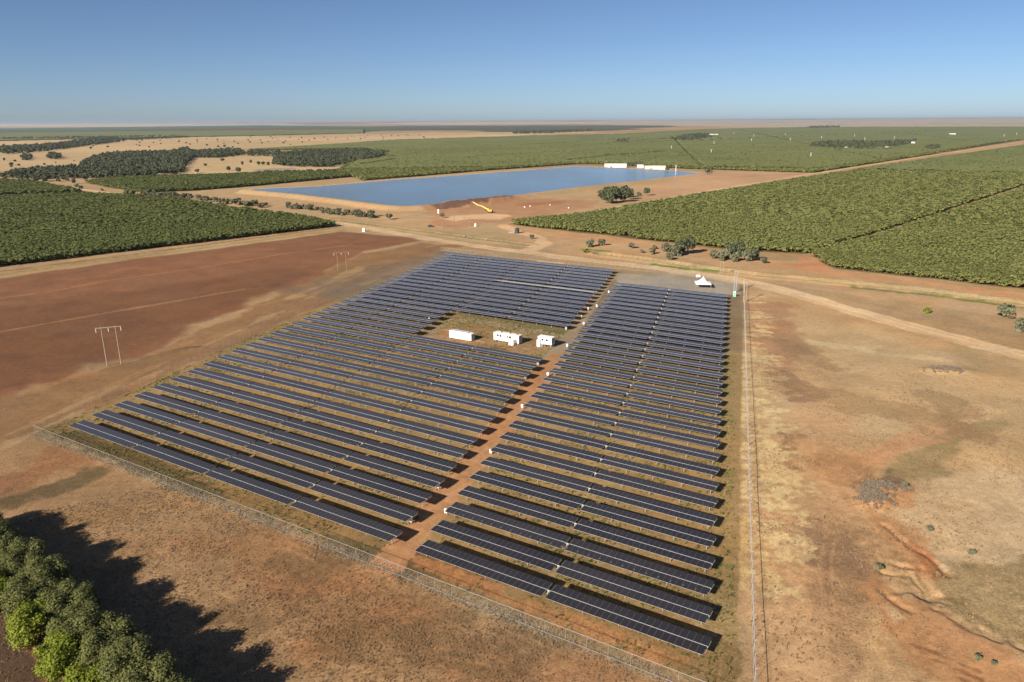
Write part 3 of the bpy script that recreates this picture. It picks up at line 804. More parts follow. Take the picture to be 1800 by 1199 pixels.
b.build('footing', GREYM, c)
c = place('inverter_container', -137.4, 222.2, 'long white container with dark louvres and small box at front, middle of three', 'container')
b = MB(); b.box((0, 0, 1.85), (10.8, 2.5, 2.7)); b.build('body', WHITE, c)
for x, wd in ((-3.6, 0.9), (-2.4, 0.9), (0.6, 0.5), (1.7, 1.1)):
    b = MB(); b.box((x, -1.27, 2.3), (wd, 0.04, 0.9))
    b.build('louvre', DARK, c)
b = MB(); b.box((4.3, -1.27, 1.8), (1.1, 0.04, 2.2)); o = b.build('door', CREAM, c)
b = MB(); b.box((3.9, -1.31, 1.8), (0.06, 0.05, 0.3)); b.build('handle', DARK, o)
b = MB(); b.box((5.42, 0, 1.85), (0.04, 2.1, 2.3)); b.build('end_door', GREYM, c)
b = MB(); b.box((3.4, -2.6, 1.1), (1.9, 1.6, 2.1)); b.build('switch_cabinet', WHITE, c)
b = MB(); b.box((3.4, -2.6, 0.08), (2.6, 2.2, 0.12)); b.build('plinth', POLE, c)
b = MB()
for x in (-4.8, -1.6, 1.6, 4.8): b.box((x, 0, 0.25), (0.4, 2.3, 0.5))
b.build('footing', GREYM, c)
b = MB(); b.box((0, 0, 3.24), (10.9, 2.6, 0.08)); o = b.build('roof', CREAM, c)
for x in (-3.5, 0.2, 3.2):
    b = MB(); b.box((x, 0.3, 3.48), (1.3, 0.9, 0.4)); b.build('cooling_unit', GREYM, o)
c = place('site_office', -122.6, 224.6, 'short white raised container with two windows, rightmost of the three and nearest the track', 'container')
b = MB(); b.box((0, 0, 2.35), (5.6, 2.5, 2.5)); b.build('body', WHITE, c)
for x in (-0.9, 0.9):
    b = MB(); b.box((x, -1.27, 2.65), (0.95, 0.04, 0.8)); o = b.build('window', GLASSD, c)
    b = MB()
    for dx in (-0.5, 0.5): b.box((x + dx, -1.29, 2.65), (0.06, 0.05, 0.9))
    b.build('frame', WHITE, o)
b = MB(); b.box((2.82, 0, 2.4), (0.04, 1.9, 2.0)); b.build('end_vent', GREYM, c)
b = MB(); b.box((-2.2, -1.7, 1.3), (1.1, 0.85, 2.6)); b.build('meter_cabinet', WHITE, c)
for x in (-2.4, 0, 2.4):
    b = MB(); b.box((x, -1.0, 0.55), (0.2, 0.2, 1.1)); b.box((x, 1.0, 0.55), (0.2, 0.2, 1.1)); b.build('leg', GREYM, c)
b = MB()
for i in range(4): b.box((-0.9, -1.5 - i * 0.28, 1.0 - i * 0.25), (1.2, 0.28, 0.06))
b.build('steps', GALV, c)
b = MB(); b.box((0, 0, 3.63), (5.75, 2.65, 0.07)); b.build('roof', WHITE, c)

# ------------------------------------------------------------------ tent
tx, ty = G(1235, 505)
c = empty('marquee', (tx, ty, 0), R(-8), 'white peaked marquee tent on the gravel pad', 'tent')
b = MB(); nseg = 8
def prof(t): return 2.3 + 3.0 * (1 - t) ** 2.0
ring = []
for j in range(nseg + 1):
    t = j / nseg; hw = 3.6 * t
    ring.append([(-hw, -hw, prof(t)), (hw, -hw, prof(t)), (hw, hw, prof(t)), (-hw, hw, prof(t))])
for j in range(nseg):
    for s in range(4):
        a0, a1, b0, b1 = ring[j][s], ring[j][(s + 1) % 4], ring[j + 1][s], ring[j + 1][(s + 1) % 4]
        for u in range(4):
            f0, f1 = u / 4, (u + 1) / 4
            L = lambda p, q, f: tuple(p[i] + (q[i] - p[i]) * f - (0.22 * math.sin(math.pi * f) * j / nseg if i == 2 and False else 0) for i in range(3))
            b.quad(L(b0, b1, f0), L(b0, b1, f1), L(a0, a1, f1), L(a0, a1, f0))
b.build('canopy', CANVAS, c)
for x in (-3.5, 3.5):
    for y in (-3.5, 3.5):
        b = MB(); b.tube((x, y, 0), (x, y, 2.35), 0.05); b.build('pole', ALU, c)
b = MB(); b.tube((0, 0, 5.2), (0, 0, 5.7), 0.05); b.build('finial', WHITE, c)
b = MB()
for a_, c2 in (((-3.6, -3.6), (3.6, -3.6)), ((3.6, -3.6), (3.6, 3.6)), ((3.6, 3.6), (-3.6, 3.6)), ((-3.6, 3.6), (-3.6, -3.6))):
    b.quad((*a_, 2.0), (*c2, 2.0), (*c2, 2.31), (*a_, 2.31))
b.build('valance', CANVAS, c)
# table under the tent, portable toilet, small white items
c = empty('folding_table', (tx + 0.4, ty - 0.6, 0), 0, 'low dark table standing under the marquee', 'table')
b = MB(); b.box((0, 0, 0.72), (2.2, 0.8, 0.05)); b.build('tabletop', DARK, c)
for x in (-1, 1):
    b = MB(); b.box((x, 0, 0.35), (0.05, 0.7, 0.7)); b.build('leg', GREYM, c)
px_, py_ = G(1291.5, 521)
c = empty('portable_toilet', (px_, py_, 0), RZ, 'pale green portable toilet at the corner of the panels by the right fence', 'portable toilet')
b = MB(); b.box((0, 0, 1.05), (1.2, 1.2, 2.1)); b.build('cabin', mat('pale_green_plastic', (0.42, 0.70, 0.52), .5, 0, .04, 2), c)
b = MB(); b.box((0, -0.62, 1.0), (0.8, 0.04, 1.8)); b.build('door', GREEN, c)
b = MB(); b.box((0, 0, 2.2), (1.3, 1.3, 0.2), 0, 0.7); b.build('roof', CREAM, c)
px_, py_ = G(1227, 488.5)
c = empty('generator_trailer', (px_, py_, 0), R(-10), 'tiny white trailer on the track behind the marquee', 'trailer')
b = MB(); b.box((0, 0, 0.95), (2.0, 1.1, 1.0)); b.box((0, 0, 1.5), (1.9, 1.0, 0.12), 0, .9); b.build('housing', WHITE, c)
for y in (-0.6, 0.6):
    b = MB(); b.tube((0, y - .08, 0.32), (0, y + .08, 0.32), 0.32, n=12); b.build('wheel', DARK, c)
b = MB(); b.box((1.5, 0, 0.45), (1.2, 0.1, 0.1)); b.build('drawbar', GALV, c)

# ------------------------------------------------------------------ fences
fm = bpy.data.materials.new('chain_link'); fm.use_nodes = True
n, l = fm.node_tree.nodes, fm.node_tree.links
pb = n['Principled BSDF']; pb.inputs['Base Color'].default_value = (0.55, 0.54, 0.52, 1); pb.inputs['Metallic'].default_value = 0.3; pb.inputs['Roughness'].default_value = 0.5
uvn = n.new('ShaderNodeUVMap'); sx = n.new('ShaderNodeSeparateXYZ'); l.new(uvn.outputs[0], sx.inputs[0])
def wire(op):
    a = n.new('ShaderNodeMath'); a.operation = op; l.new(sx.outputs[0], a.inputs[0]); l.new(sx.outputs[1], a.inputs[1])
    f = n.new('ShaderNodeMath'); f.operation = 'FRACT'; l.new(a.outputs[0], f.inputs[0])
    g = n.new('ShaderNodeMath'); g.operation = 'LESS_THAN'; l.new(f.outputs[0], g.inputs[0]); g.inputs[1].default_value = 0.014
    return g
w1, w2 = wire('ADD'), wire('SUBTRACT')
mx = n.new('ShaderNodeMath'); mx.operation = 'MAXIMUM'; l.new(w1.outputs[0], mx.inputs[0]); l.new(w2.outputs[0], mx.inputs[1])
tr = n.new('ShaderNodeBsdfTransparent'); ms = n.new('ShaderNodeMixShader')
l.new(mx.outputs[0], ms.inputs[0]); l.new(tr.outputs[0], ms.inputs[1]); l.new(pb.outputs[0], ms.inputs[2])
l.new(ms.outputs[0], n['Material Output'].inputs[0])

def fence(P, Q, label, spacing, hgt=2.3, rail=0.018):
    P, Q = Vector((*P, 0)), Vector((*Q, 0))
    L = (Q - P).length; d = (Q - P) / L
    root = empty('chain_link_fence', P, math.atan2(d.y, d.x), label, 'fence', 'fences round the solar farm')
    npost = int(L / spacing)
    b = MB(); b.tube((0, 0, 0), (0, 0, hgt + 0.05), 0.022, n=6); b.tube((0, 0, hgt), (0.0, -0.28, hgt + 0.3), 0.02, n=5); pm = b.mesh('post', GALV if rail > 0.03 else GREYM)
    for i in range(npost + 1):
        link('post', pm, root, (i * L / npost, 0, 0))
    b = MB(); b.tube((0, 0, hgt), (L, 0, hgt), rail, n=6); b.tube((0, 0, 0.12), (L, 0, 0.12), 0.02, n=5); b.build('top_rail', GALV if rail > 0.03 else GREYM, root)
    b = MB()
    for j in range(3): b.tube((0, -0.1 - 0.08 * j, hgt + 0.12 + 0.09 * j), (L, -0.1 - 0.08 * j, hgt + 0.12 + 0.09 * j), 0.006, n=4)
    b.build('barbed_wire', GREYM, root)
    mesh = bpy.data.meshes.new('wire_mesh')
    mesh.from_pydata([(0, 0.05, 0.1), (L, 0.05, 0.1), (L, 0.05, hgt), (0, 0.05, hgt)], [], [(0, 1, 2, 3)])
    uvl = mesh.uv_layers.new(name='UVMap')
    uvl.data.foreach_set('uv', [0, 0, L * 9, 0, L * 9, hgt * 9, 0, hgt * 9])
    mesh.materials.append(fm)
    link('wire_mesh', mesh, root)
    return root
C1, C2, C3, C4 = W(-200.8, 88.0), W(-15.0, 87.4), W(-88.8, 365.3), W(-278.9, 371.6)
C2 = W(-14.8, 87.4)
fence(C1, C2, 'chain link fence with dead weeds along the front of the solar farm', 3.6, 2.2)
fence(C2, C3, 'chain link fence with bright top rail down the right side of the solar farm', 3.1, 2.4, 0.055)
fence(C1, C4, 'chain link fence between the solar farm and the ploughed field', 3.1, 2.2)
fence(C4, W(-92.5, 372), 'chain link fence across the far end of the solar farm', 3.2, 2.2)

# ------------------------------------------------------------------ poles and machines
def hpole(base, hgt, span, label, rz, insul=True, m=POLE, r=0.14):
    x, y = base
    c = empty('power_pole', (x, y, hz(x, y)), rz, label, 'power pole')
    for s in ((-1, 1) if span else (0,)):
        b = MB(); b.tube((s * span / 2, 0, -0.2), (s * span / 2, 0, hgt + 0.4), r * 1.25, r * 0.8, n=8); b.build('pole', m, c)
    aw = (span + (3.6 if span > 3 else 0.9)) if span else 2.2
    b = MB(); b.box((0, 0.0, hgt), (aw, 0.3, 0.22)); b.build('crossarm', m, c)
    if insul:
        for x_ in (-aw / 2 + 0.2, 0, aw / 2 - 0.2):
            b = MB()
            b.tube((x_, 0, hgt - 0.12), (x_, 0, hgt - 1.6), 0.05, n=6)
            for i in range(6): b.tube((x_, 0, hgt - 0.35 - i * 0.2), (x_, 0, hgt - 0.45 - i * 0.2), 0.15, n=8)
            b.build('insulator', mat('porcelain', (0.6, 0.56, 0.5), 0.3) if 'porcelain' not in bpy.data.materials else bpy.data.materials['porcelain'], c)
    return c
hpole(G(201, 642), 13.2, 4.2, 'tall two-legged timber power pole at the edge of the ploughed field, nearest', RZ + R(52), m=POLE)
hpole(G(602, 477), 10.4, 4.6, 'two-legged timber power pole on the far verge of the ploughed field', RZ + R(52), m=WOOD)
hpole(G(778, 400), 11.5, 0, 'single dark power pole left of the bare works ground', 0.2, False, WOOD, 0.24)
hpole(G(799, 419), 17, 0, 'tallest dark power pole beside the main dirt road', 0.2, False, WOOD, 0.24)
hpole(G(822, 397), 6.5, 4, 'short dark two-legged pole on the works ground', 0.2, False, WOOD, 0.2)
hpole(G(684, 387), 9, 0, 'single pole among shrubs near the left bank of the reservoir', 0.2, False, WOOD, 0.2)
hpole(G(1268, 482), 6.5, 1.6, 'pair of thin pale posts beside the channel behind the gravel pad', 0.1, False, POLE, 0.09)
hpole(G(1291.5, 514), 10.5, 1.0, 'tall twin grey pole behind the portable toilet', 0.1, False, GREYM, 0.16)
hpole(G(1309, 531), 9.5, 1.1, 'twin pale pole standing on the line of the right fence', 0.1, False, POLE, 0.14)

# excavator
def excavator():
    x, y = G(861, 374)
    c = empty('excavator', (x, y, hz(x, y) + 0.3), R(150), 'yellow long-reach excavator working beside the reservoir bank', 'excavator')
    for s in (-1, 1):
        b = MB(); b.box((0, s * 1.2, 0.5), (4.2, 0.6, 0.9)); b.tube((-2.1, s * 1.2 - .3, .5), (-2.1, s * 1.2 + .3, .5), .45, n=10); b.tube((2.1, s * 1.2 - .3, .5), (2.1, s * 1.2 + .3, .5), .45, n=10)
        b.build('track', DARK, c)
    b = MB(); b.box((-0.6, 0, 1.7), (4.0, 2.7, 1.2)); b.box((-2.2, 0, 1.9), (1.0, 2.6, 1.4), 0, .9); b.build('body', YEL, c)
    b = MB(); b.box((0.9, 0.9, 2.5), (1.5, 1.0, 1.7), 0, .92); o = b.build('cab', YEL, c)
    b = MB(); b.box((1.68, 0.9, 2.7), (0.04, 0.8, 1.0)); b.build('window', GLASSD, o)
    b = MB(); b.tube((1.0, -0.2, 2.0), (8.5, -0.2, 5.2), .55, .42, n=6); b.tube((8.5, -.2, 5.2), (12.5, -.2, 5.8), .42, .38, n=6); b.build('boom', YEL, c)
    b = MB(); b.tube((12.5, -.2, 5.8), (18.0, -.2, 8.4), .42, .3, n=6); b.build('arm', YEL, c)
    b = MB(); b.box((18.6, -.2, 8.0), (1.1, 1.0, 1.0), 0, .7); b.build('bucket', DARK, c)
excavator()

# wind machines
def windm(x, y, hgt, label):
    gx_, gy_ = G(x, y, 4.0)
    c = empty('wind_machine', (gx_, gy_, 0), R(20), label, 'wind machine', 'frost fans standing in the far orchards')
    b = MB(); b.tube((0, 0, 0), (0, 0, hgt), 0.5, 0.35, n=8); b.build('mast', WHITE, c)
    b = MB()
    b.box((1.6, 0, hgt + .3), (2.6, 0.12, 0.35)); b.box((-1.6, 0, hgt + .3), (2.6, 0.12, 0.35)); b.build('blade', WHITE, c)
    b = MB(); b.box((0, 0.3, hgt + .3), (0.7, 1.4, 0.8)); b.build('gearbox', GREYM, c)
for i, (x, y) in enumerate([(1250, 269), (1255, 253.5), (1180, 262), (1425, 276), (1325, 240), (1321, 248), (1389, 247), (1520, 246), (1444, 243), (1380, 238), (1502, 240), (1572, 244), (1290, 236), (1765, 240), (1787, 237), (1188, 300)]):
    windm(x, y, 12, 'white mast of an orchard frost fan, ' + ['nearest above the right end of the reservoir', 'just behind the nearest one', 'thin one left of the nearest', 'large one beyond the dirt road bend',
          'far one directly above another', 'lower one of a stacked pair', 'alone in the middle of the far orchard', 'behind the row of homestead trees', 'left behind the homestead trees', 'small one near the far edge',
          'small one above the homestead trees', 'right of the homestead trees', 'farthest toward the tan plain', 'far right of the frame', 'rightmost of all', 'short one beside the cream shed'][i])

# sheds
def shed(x0, x1, y, dep, hgt, m, label, ridge=1.5, z=0.0, rz=None):
    p, q = Vector(G(x0, y, z)), Vector(G(x1, y, z))
    L = (q - p).length; d = (q - p) / L
    c = empty('shed', (p.x, p.y, z), math.atan2(d.y, d.x), label, 'shed')
    b = MB(); b.box((L / 2, dep / 2, hgt / 2), (L, dep, hgt)); b.build('wall', m, c)
    b = MB()
    a_ = (-0.5, -0.4, hgt + .02), (L + .5, -0.4, hgt + .02), (L + .5, dep / 2, hgt + ridge), (-0.5, dep / 2, hgt + ridge)
    b.quad(*a_)
    b.quad((-0.5, dep / 2, hgt + ridge), (L + .5, dep / 2, hgt + ridge), (L + .5, dep + .4, hgt + .02), (-0.5, dep + .4, hgt + .02))
    b.tri((-0.5, -.4, hgt + .02), (-.5, dep / 2, hgt + ridge), (-.5, dep + .4, hgt + .02)); b.tri((L + .5, -.4, hgt + .02), (L + .5, dep + .4, hgt + .02), (L + .5, dep / 2, hgt + ridge))
    b.build('roof', m, c)
    b = MB(); b.box((L * 0.3, -0.06, hgt * .4), (L * .12, .1, hgt * .8)); b.build('door', GREYM, c)
    return c
shed(1063, 1101, 294.3, 14, 4.0, WHITE, 'long white roofed shed behind the far bank of the reservoir, left of two', 2.0)
shed(1134, 1170, 298.3, 14, 4.0, CREAM, 'cream roofed shed near the right tip of the reservoir', 2.0)
shed(1120, 1131, 295.5, 6, 4.5, CREAM, 'tiny pale building with trees behind, between the two reservoir sheds', 1.2)
shed(1238, 1262, 238.5, 30, 5, WHITE, 'distant pale building at the far homestead', 3)
shed(1597, 1608, 254.5, 25, 6, WHITE, 'distant white building in the right part of the far orchard', 3)
shed(1670, 1680, 238, 30, 6, WHITE, 'small distant building near the far plain at right', 3)
shed(1515, 1522, 263.5, 12, 5, CREAM, 'small house among the homestead trees', 2)
shed(1482, 1490, 262.5, 12, 4, CREAM, 'low house left of another among homestead trees', 2)
shed(1552, 1562, 262, 12, 4, CREAM, 'right hand house among the homestead trees', 2)

# water tank and small white things
def tank(x, y, r_, h_, m, label):
    gx_, gy_ = G(x, y)
    c = empty('water_tank', (gx_, gy_, hz(gx_, gy_)), 0, label, 'tank')
    b = MB(); b.tube((0, 0, 0), (0, 0, h_), r_, n=18); b.build('tank_wall', m, c)
    b = MB(); b.tube((0, 0, h_), (0, 0, h_ + .5), r_ * 1.03, r_ * .15, n=18); b.build('lid', m, c)
tank(909, 410, 1.6, 3.4, DARK, 'black round water tank beside the dirt road junction')
tank(640, 407, 1.2, 2.2, WHITE, 'small white tank at the far corner of the ploughed field')
tank(771, 375, 0.8, 3.2, WHITE, 'thin white tank by the left end of the earth mound')
tank(836, 398, 1.0, 1.8, CREAM, 'squat cream tank on the works ground')
x, y = G(899, 410)
c = empty('pump_box', (x, y, 0), 0.1, 'low pale grey pump box left of the black water tank', 'pump')
b = MB(); b.box((0, 0, .6), (4.0, 1.6, 1.0)); b.build('housing', GREYM, c); b = MB(); b.box((0, 0, 1.16), (4.2, 1.8, .1)); b.build('lid', ALU, c)
for i, (x, y) in enumerate([(922, 364.5), (932, 363), (1000, 366), (967, 361)]):
    gx_, gy_ = G(x, y)
    c = empty('concrete_block', (gx_, gy_, 0), 0.4 * i, 'small pale concrete block on the red works ground, ' + ['leftmost', 'second from left', 'rightmost', 'third from left'][i], 'block', 'blocks on the works ground')
    b = MB(); b.box((0, 0, .4), (1.3, .9, .8), 0, .92); b.build('block', WHITE, c); b = MB(); b.tube((0, 0, .78), (0, 0, 1.0), .12); b.build('lifting_eye', GALV, c)
x, y = G(757, 399)
c = empty('parked_car', (x, y, 0), 0.1, 'dark car parked on the works ground near the poles', 'car')
b = MB(); b.box((0, 0, .75), (4.6, 1.8, .7)); b.build('body', DARK, c)
b = MB(); b.box((-.2, 0, 1.35), (2.6, 1.65, .6), 0, .82); b.build('cabin', GLASSD, c)
for sx_ in (-1.4, 1.4):
    for sy_ in (-.85, .85):
        b = MB(); b.tube((sx_, sy_ - .1, .34), (sx_, sy_ + .1, .34), .34, n=12); b.build('wheel', DARK, c)

# ------------------------------------------------------------------ foliage
def leaf_mat(name, c1, c2, scale, sub=0.25, big=0.02):
    m = bpy.data.materials.new(name); m.use_nodes = True
    n, l = m.node_tree.nodes, m.node_tree.links
    b = n['Principled BSDF']; b.inputs['Roughness'].default_value = 0.75; b.inputs['Specular IOR Level'].default_value = 0.15
    tc = n.new('ShaderNodeTexCoord'); no = n.new('ShaderNodeTexNoise'); no.inputs['Scale'].default_value = scale; no.inputs['Detail'].default_value = 3
    n2 = n.new('ShaderNodeTexNoise'); n2.inputs['Scale'].default_value = big; n2.inputs['Detail'].default_value = 3
    oi = n.new('ShaderNodeObjectInfo')
    l.new(tc.outputs['Object'], no.inputs[0]); l.new(tc.outputs['Object'], n2.inputs[0])
    a = n.new('ShaderNodeMath'); a.operation = 'ADD'; l.new(no.outputs[0], a.inputs[0]); l.new(n2.outputs[0], a.inputs[1])
    mr = n.new('ShaderNodeMapRange'); mr.inputs['From Min'].default_value = 0.7; mr.inputs['From Max'].default_value = 1.3; l.new(a.outputs[0], mr.inputs[0])
    mi = n.new('ShaderNodeMix'); mi.data_type = 'RGBA'; l.new(mr.outputs[0], mi.inputs['Factor'])
    mi.inputs['A'].default_value = (*c1, 1); mi.inputs['B'].default_value = (*c2, 1)
    l.new(mi.outputs['Result'], b.inputs['Base Color'])
    tl = n.new('ShaderNodeBsdfTranslucent'); l.new(mi.outputs['Result'], tl.inputs[0])
    ms = n.new('ShaderNodeMixShader'); ms.inputs[0].default_value = sub
    l.new(b.outputs[0], ms.inputs[1]); l.new(tl.outputs[0], ms.inputs[2]); l.new(ms.outputs[0], n['Material Output'].inputs[0])
    return m
L_ORCH = leaf_mat('orchard_leaves', (0.190, 0.205, 0.066), (0.236, 0.246, 0.086), 0.35, 0.36, 0.012)
L_ORCHL = leaf_mat('orchard_leaves_dark', (0.122, 0.144, 0.044), (0.164, 0.182, 0.058), 0.35, 0.36, 0.012)
L_OLIVE = leaf_mat('olive_leaves', (0.080, 0.090, 0.028), (0.180, 0.185, 0.064), 0.9, 0.2)
L_LIME = leaf_mat('lime_leaves', (0.135, 0.170, 0.018), (0.250, 0.285, 0.040), 0.9, 0.3)
L_GUM = leaf_mat('gum_leaves', (0.060, 0.072, 0.036), (0.115, 0.125, 0.070), 0.3, 0.15)
L_GREY = leaf_mat('grey_shrub_leaves', (0.110, 0.115, 0.065), (0.190, 0.190, 0.120), 0.5, 0.15)
L_DRY = leaf_mat('dry_shrub_leaves', (0.16, 0.12, 0.07), (0.26, 0.20, 0.12), 0.5, 0.15)
L_STRAW = leaf_mat('straw', (0.20, 0.135, 0.080), (0.34, 0.25, 0.155), 1.0, 0.2)
L_WEED = leaf_mat('weeds', (0.10, 0.12, 0.035), (0.20, 0.20, 0.07), 0.8, 0.2)

def cloud(clumps, nper, size, seed, inner=0.55, flat=1.0, upb=0.45):
    """leaf-sized quads spread through the shells of a set of clump balls"""
    r_ = np.random.RandomState(seed)
    Cn, Rn = np.array([c[:3] for c in clumps], float), np.array([c[3] for c in clumps], float)
    wgt = Rn ** 2 / (Rn ** 2).sum()
    idx = r_.choice(len(clumps), nper, p=wgt)
    d = r_.normal(size=(nper, 3)); d /= np.linalg.norm(d, axis=1)[:, None]
    rad_ = inner + (1 - inner) * r_.uniform(0, 1, nper) ** 0.5
    jit = 1 + 0.19 * r_.normal(size=nper)
    p = Cn[idx] + d * (Rn[idx] * rad_ * jit)[:, None] * np.array([1, 1, flat])
    nrm = d * np.array([.8, .8, 1]) + np.array([0, 0, upb]) + (0.42 if upb < .6 else 0.22) * r_.normal(size=(nper, 3)); nrm /= np.linalg.norm(nrm, axis=1)[:, None]
    t = np.cross(nrm, r_.normal(size=(nper, 3))); t /= np.linalg.norm(t, axis=1)[:, None]
    bt = np.cross(nrm, t)
    s = size * r_.uniform(0.6, 1.35, nper)[:, None]
    V = np.stack([p - t * s - bt * s * .55, p + t * s * .8 - bt * s * .75, p + t * s + bt * s * .55, p - t * s * .7 + bt * s * .8], 1).reshape(-1, 3)
    V = V[:]
    V[:, 2] = np.maximum(V[:, 2], 0.05)
    return V, np.arange(len(V)).reshape(-1, 4)

def crown_clumps(rad_, h0, h1, n, seed, elong=1.0):
    r_ = random.Random(seed); out = []
    hc, hh = (h0 + h1) / 2, (h1 - h0) / 2
    out.append((0, 0, hc, min(rad_, hh) * 0.72))
    for i in range(n):
        a = r_.uniform(0, 2 * math.pi); z = r_.uniform(-0.8, 0.85)
        rr_ = rad_ * math.sqrt(max(0.05, 1 - z * z * 0.8)) * r_.uniform(0.45, 0.8)
        out.append((rr_ * math.cos(a) * elong, rr_ * math.sin(a), hc + z * hh * 0.75, rad_ * r_.uniform(0.28, 0.46)))
    return out

def trunk_mesh(hgt, r_, clumps, seed):
    b = MB(); rd = random.Random(seed)
    top = (rd.uniform(-.2, .2), rd.uniform(-.2, .2), hgt * 0.55)
    b.tube((0, 0, -0.2), top, r_, r_ * 0.6, n=7)
    for c in rd.sample(clumps[1:], min(5, len(clumps) - 1)):
        b.tube(top, (c[0] * .8, c[1] * .8, c[2]), r_ * 0.45, r_ * 0.12, n=5)
    return b.mesh('trunk', TRUNK)

def tree_kind(rad_, h0, h1, ncl, nleaf, size, seed, m, tr=0.18, inner=0.5, flat=1.0):
    cl = crown_clumps(rad_, h0, h1, ncl, seed)
    V, Q = cloud(cl, nleaf, size, seed, inner, flat)
    cm = npmesh('crown', V, Q, m)
    return cm, trunk_mesh(h1, tr, cl, seed)

def put_tree(kind, x, y, name, label, cat, group=None, sc=1.0, szz=None, rz=None):
    root = empty(name, (x, y, hz(x, y)), random.uniform(0, 6.28) if rz is None else rz, label, cat, group)
    root.scale = (sc, sc, szz or sc)
    link('crown', kind[0], root); link('trunk', kind[1], root)
    return root

# foreground trees at the bottom left
big_ol = [tree_kind(3.6, 1.2, 7.8, 22, 17000, 0.125, 100 + i, L_OLIVE, 0.22, 0.45) for i in range(3)]
big_li = [tree_kind(2.9, 0.6, 5.6, 20, 15000, 0.12, 200 + i, L_LIME, 0.16, 0.55) for i in range(3)]
FT = [  # px, py of crown centre, height of centre, kind, label
 (2, 912, 4.2, 'o', 'dark olive tree at the left edge, topmost of the corner belt', 1.0),
 (20, 962, 4.5, 'o', 'olive green tree second from the top of the corner belt', 1.12),
 (60, 985, 4.2, 'o', 'olive tree at the top of the belt beside the long shadow', .95),
 (12, 1032, 3.0, 'l', 'lime green bush tree cut by the left edge', 1.05),
 (96, 1022, 4.5, 'o', 'olive tree behind the upper lime green tree', 1.12),
 (72, 1096, 3.0, 'l', 'round lime green tree in the middle of the corner belt', 1.2),
 (135, 1062, 4.2, 'o', 'small dark olive tree wedged behind the round lime tree', .95),
 (172, 1108, 4.5, 'o', 'broad olive tree in the middle of the corner belt', 1.18),
 (120, 1158, 3.0, 'l', 'brightest lime green tree near the bottom edge', 1.25),
 (215, 1140, 4.2, 'o', 'olive tree left of the lower big olive tree', 1.0),
 (258, 1186, 4.5, 'o', 'big olive tree at the bottom edge, right end of the belt', 1.15),
 (172, 1205, 3.0, 'l', 'lime green tree cut by the bottom edge', 1.15),
 (40, 1000, 4.0, 'o', 'low olive tree filling the belt behind the top trees', 1.0),
 (140, 1050, 5.0, 'o', 'tall olive tree on the shadow side of the belt', 1.1),
 (200, 1098, 5.0, 'o', 'tall olive tree on the shadow side, lower', 1.1),
 (262, 1146, 5.0, 'o', 'tall olive tree on the shadow side near the bottom', 1.15),
 (78, 1048, 4.6, 'o', 'olive tree between two lime green trees', 1.1),
 (300, 1196, 5.0, 'o', 'olive tree at the lowest visible end of the belt', 1.15),
 (38, 935, 5.0, 'o', 'olive tree behind the top dark tree of the belt', 1.0),
 (78, 968, 5.2, 'o', 'tall olive tree at the back of the upper belt', 1.1),
 (118, 1003, 5.2, 'o', 'tall olive tree at the back, above the middle of the belt', 1.1),
 (168, 1050, 5.0, 'o', 'olive tree on the shadow edge in the middle of the belt', 1.0),
 (232, 1110, 5.0, 'o', 'olive tree on the shadow edge left of the lowest pair', 1.05),
 (-55, 918, 4.5, 'o', '', 1.1), (-70, 985, 4.5, 'o', '', 1.1), (-60, 1060, 3, 'l', '', 1.1), (330, 1240, 4.5, 'o', '', 1.15), (250, 1270, 3.5, 'l', '', 1.15), (420, 1310, 4.5, 'o', '', 1.1), (300, 1330, 3.0, 'l', '', 1.1)]
for i, (x, y, z, kd, lb, sc) in enumerate(FT):
    x -= 34 if kd == 'o' else 14; y += 4; sc *= 0.90 if kd == 'o' else 0.95
    gx_, gy_ = G(x, y, z)
    kind = (big_ol if kd == 'o' else big_li)[i % 3]
    put_tree(kind, gx_, gy_, 'tree', lb or ['tree of the corner belt just outside the left edge, upper', 'tree of the corner belt outside the left edge, middle', 'lime tree outside the left edge', 'olive tree just below the bottom edge',
             'lime tree just below the bottom edge', 'olive tree farthest below the bottom edge', 'lime tree farthest below the bottom edge'][i - 23], 'tree', 'trees of the bottom left belt', sc, rz=i * 1.3)

olv = [G(x - 34, y + 4, 5.0) for x, y in ((0, 905), (38, 935), (78, 968), (118, 1003), (168, 1050), (232, 1110), (300, 1196))]
for i in range(len(olv) - 1):
    for f_ in (0.33, 0.66):  # slim trees added so that the cast shadow of the belt closes up
        put_tree(big_ol[(i + int(f_ * 3)) % 3], olv[i][0] + (olv[i + 1][0] - olv[i][0]) * f_ - 0.8, olv[i][1] + (olv[i + 1][1] - olv[i][1]) * f_ - 0.8, 'tree',
                 'slim olive tree added between bigger ones to close gaps in the belt shadow', 'tree', 'slim filler trees of the bottom left belt', 0.72, 0.86)

# trees round the works and the channel
gum = [tree_kind(3.6, 1.0, 9.0, 16, 900, 0.55, 300 + i, L_GUM, 0.25, 0.4) for i in range(3)]
shr = [tree_kind(1.8, 0.2, 2.6, 9, 420, 0.30, 320 + i, L_GREY, 0.08, 0.3) for i in range(3)]
shd = [tree_kind(1.6, 0.1, 2.0, 8, 320, 0.28, 340 + i, L_DRY, 0.07, 0.3) for i in range(2)]
names_ = ['nearest the dirt road', 'at its left end', 'left of the centre', 'in the centre', 'in the centre back', 'right of the centre', 'at its right end', 'in the back row left', 'in the back row right']
for i, (x, y, s) in enumerate([(1064, 357, 1.1), (1058, 352, .95), (1072, 358, 1.15), (1083, 356, 1.2), (1080, 350, 1.2), (1095, 355, 1.15), (1106, 351, 1.0), (1068, 349, 1.1), (1096, 348, 1.2)]):
    put_tree(gum[i % 3], *G(x, y), 'tree', 'dark gum tree in the dense clump below the reservoir, ' + names_[i], 'tree', 'clump of gum trees below the reservoir', s * 1.25, s * 1.25)
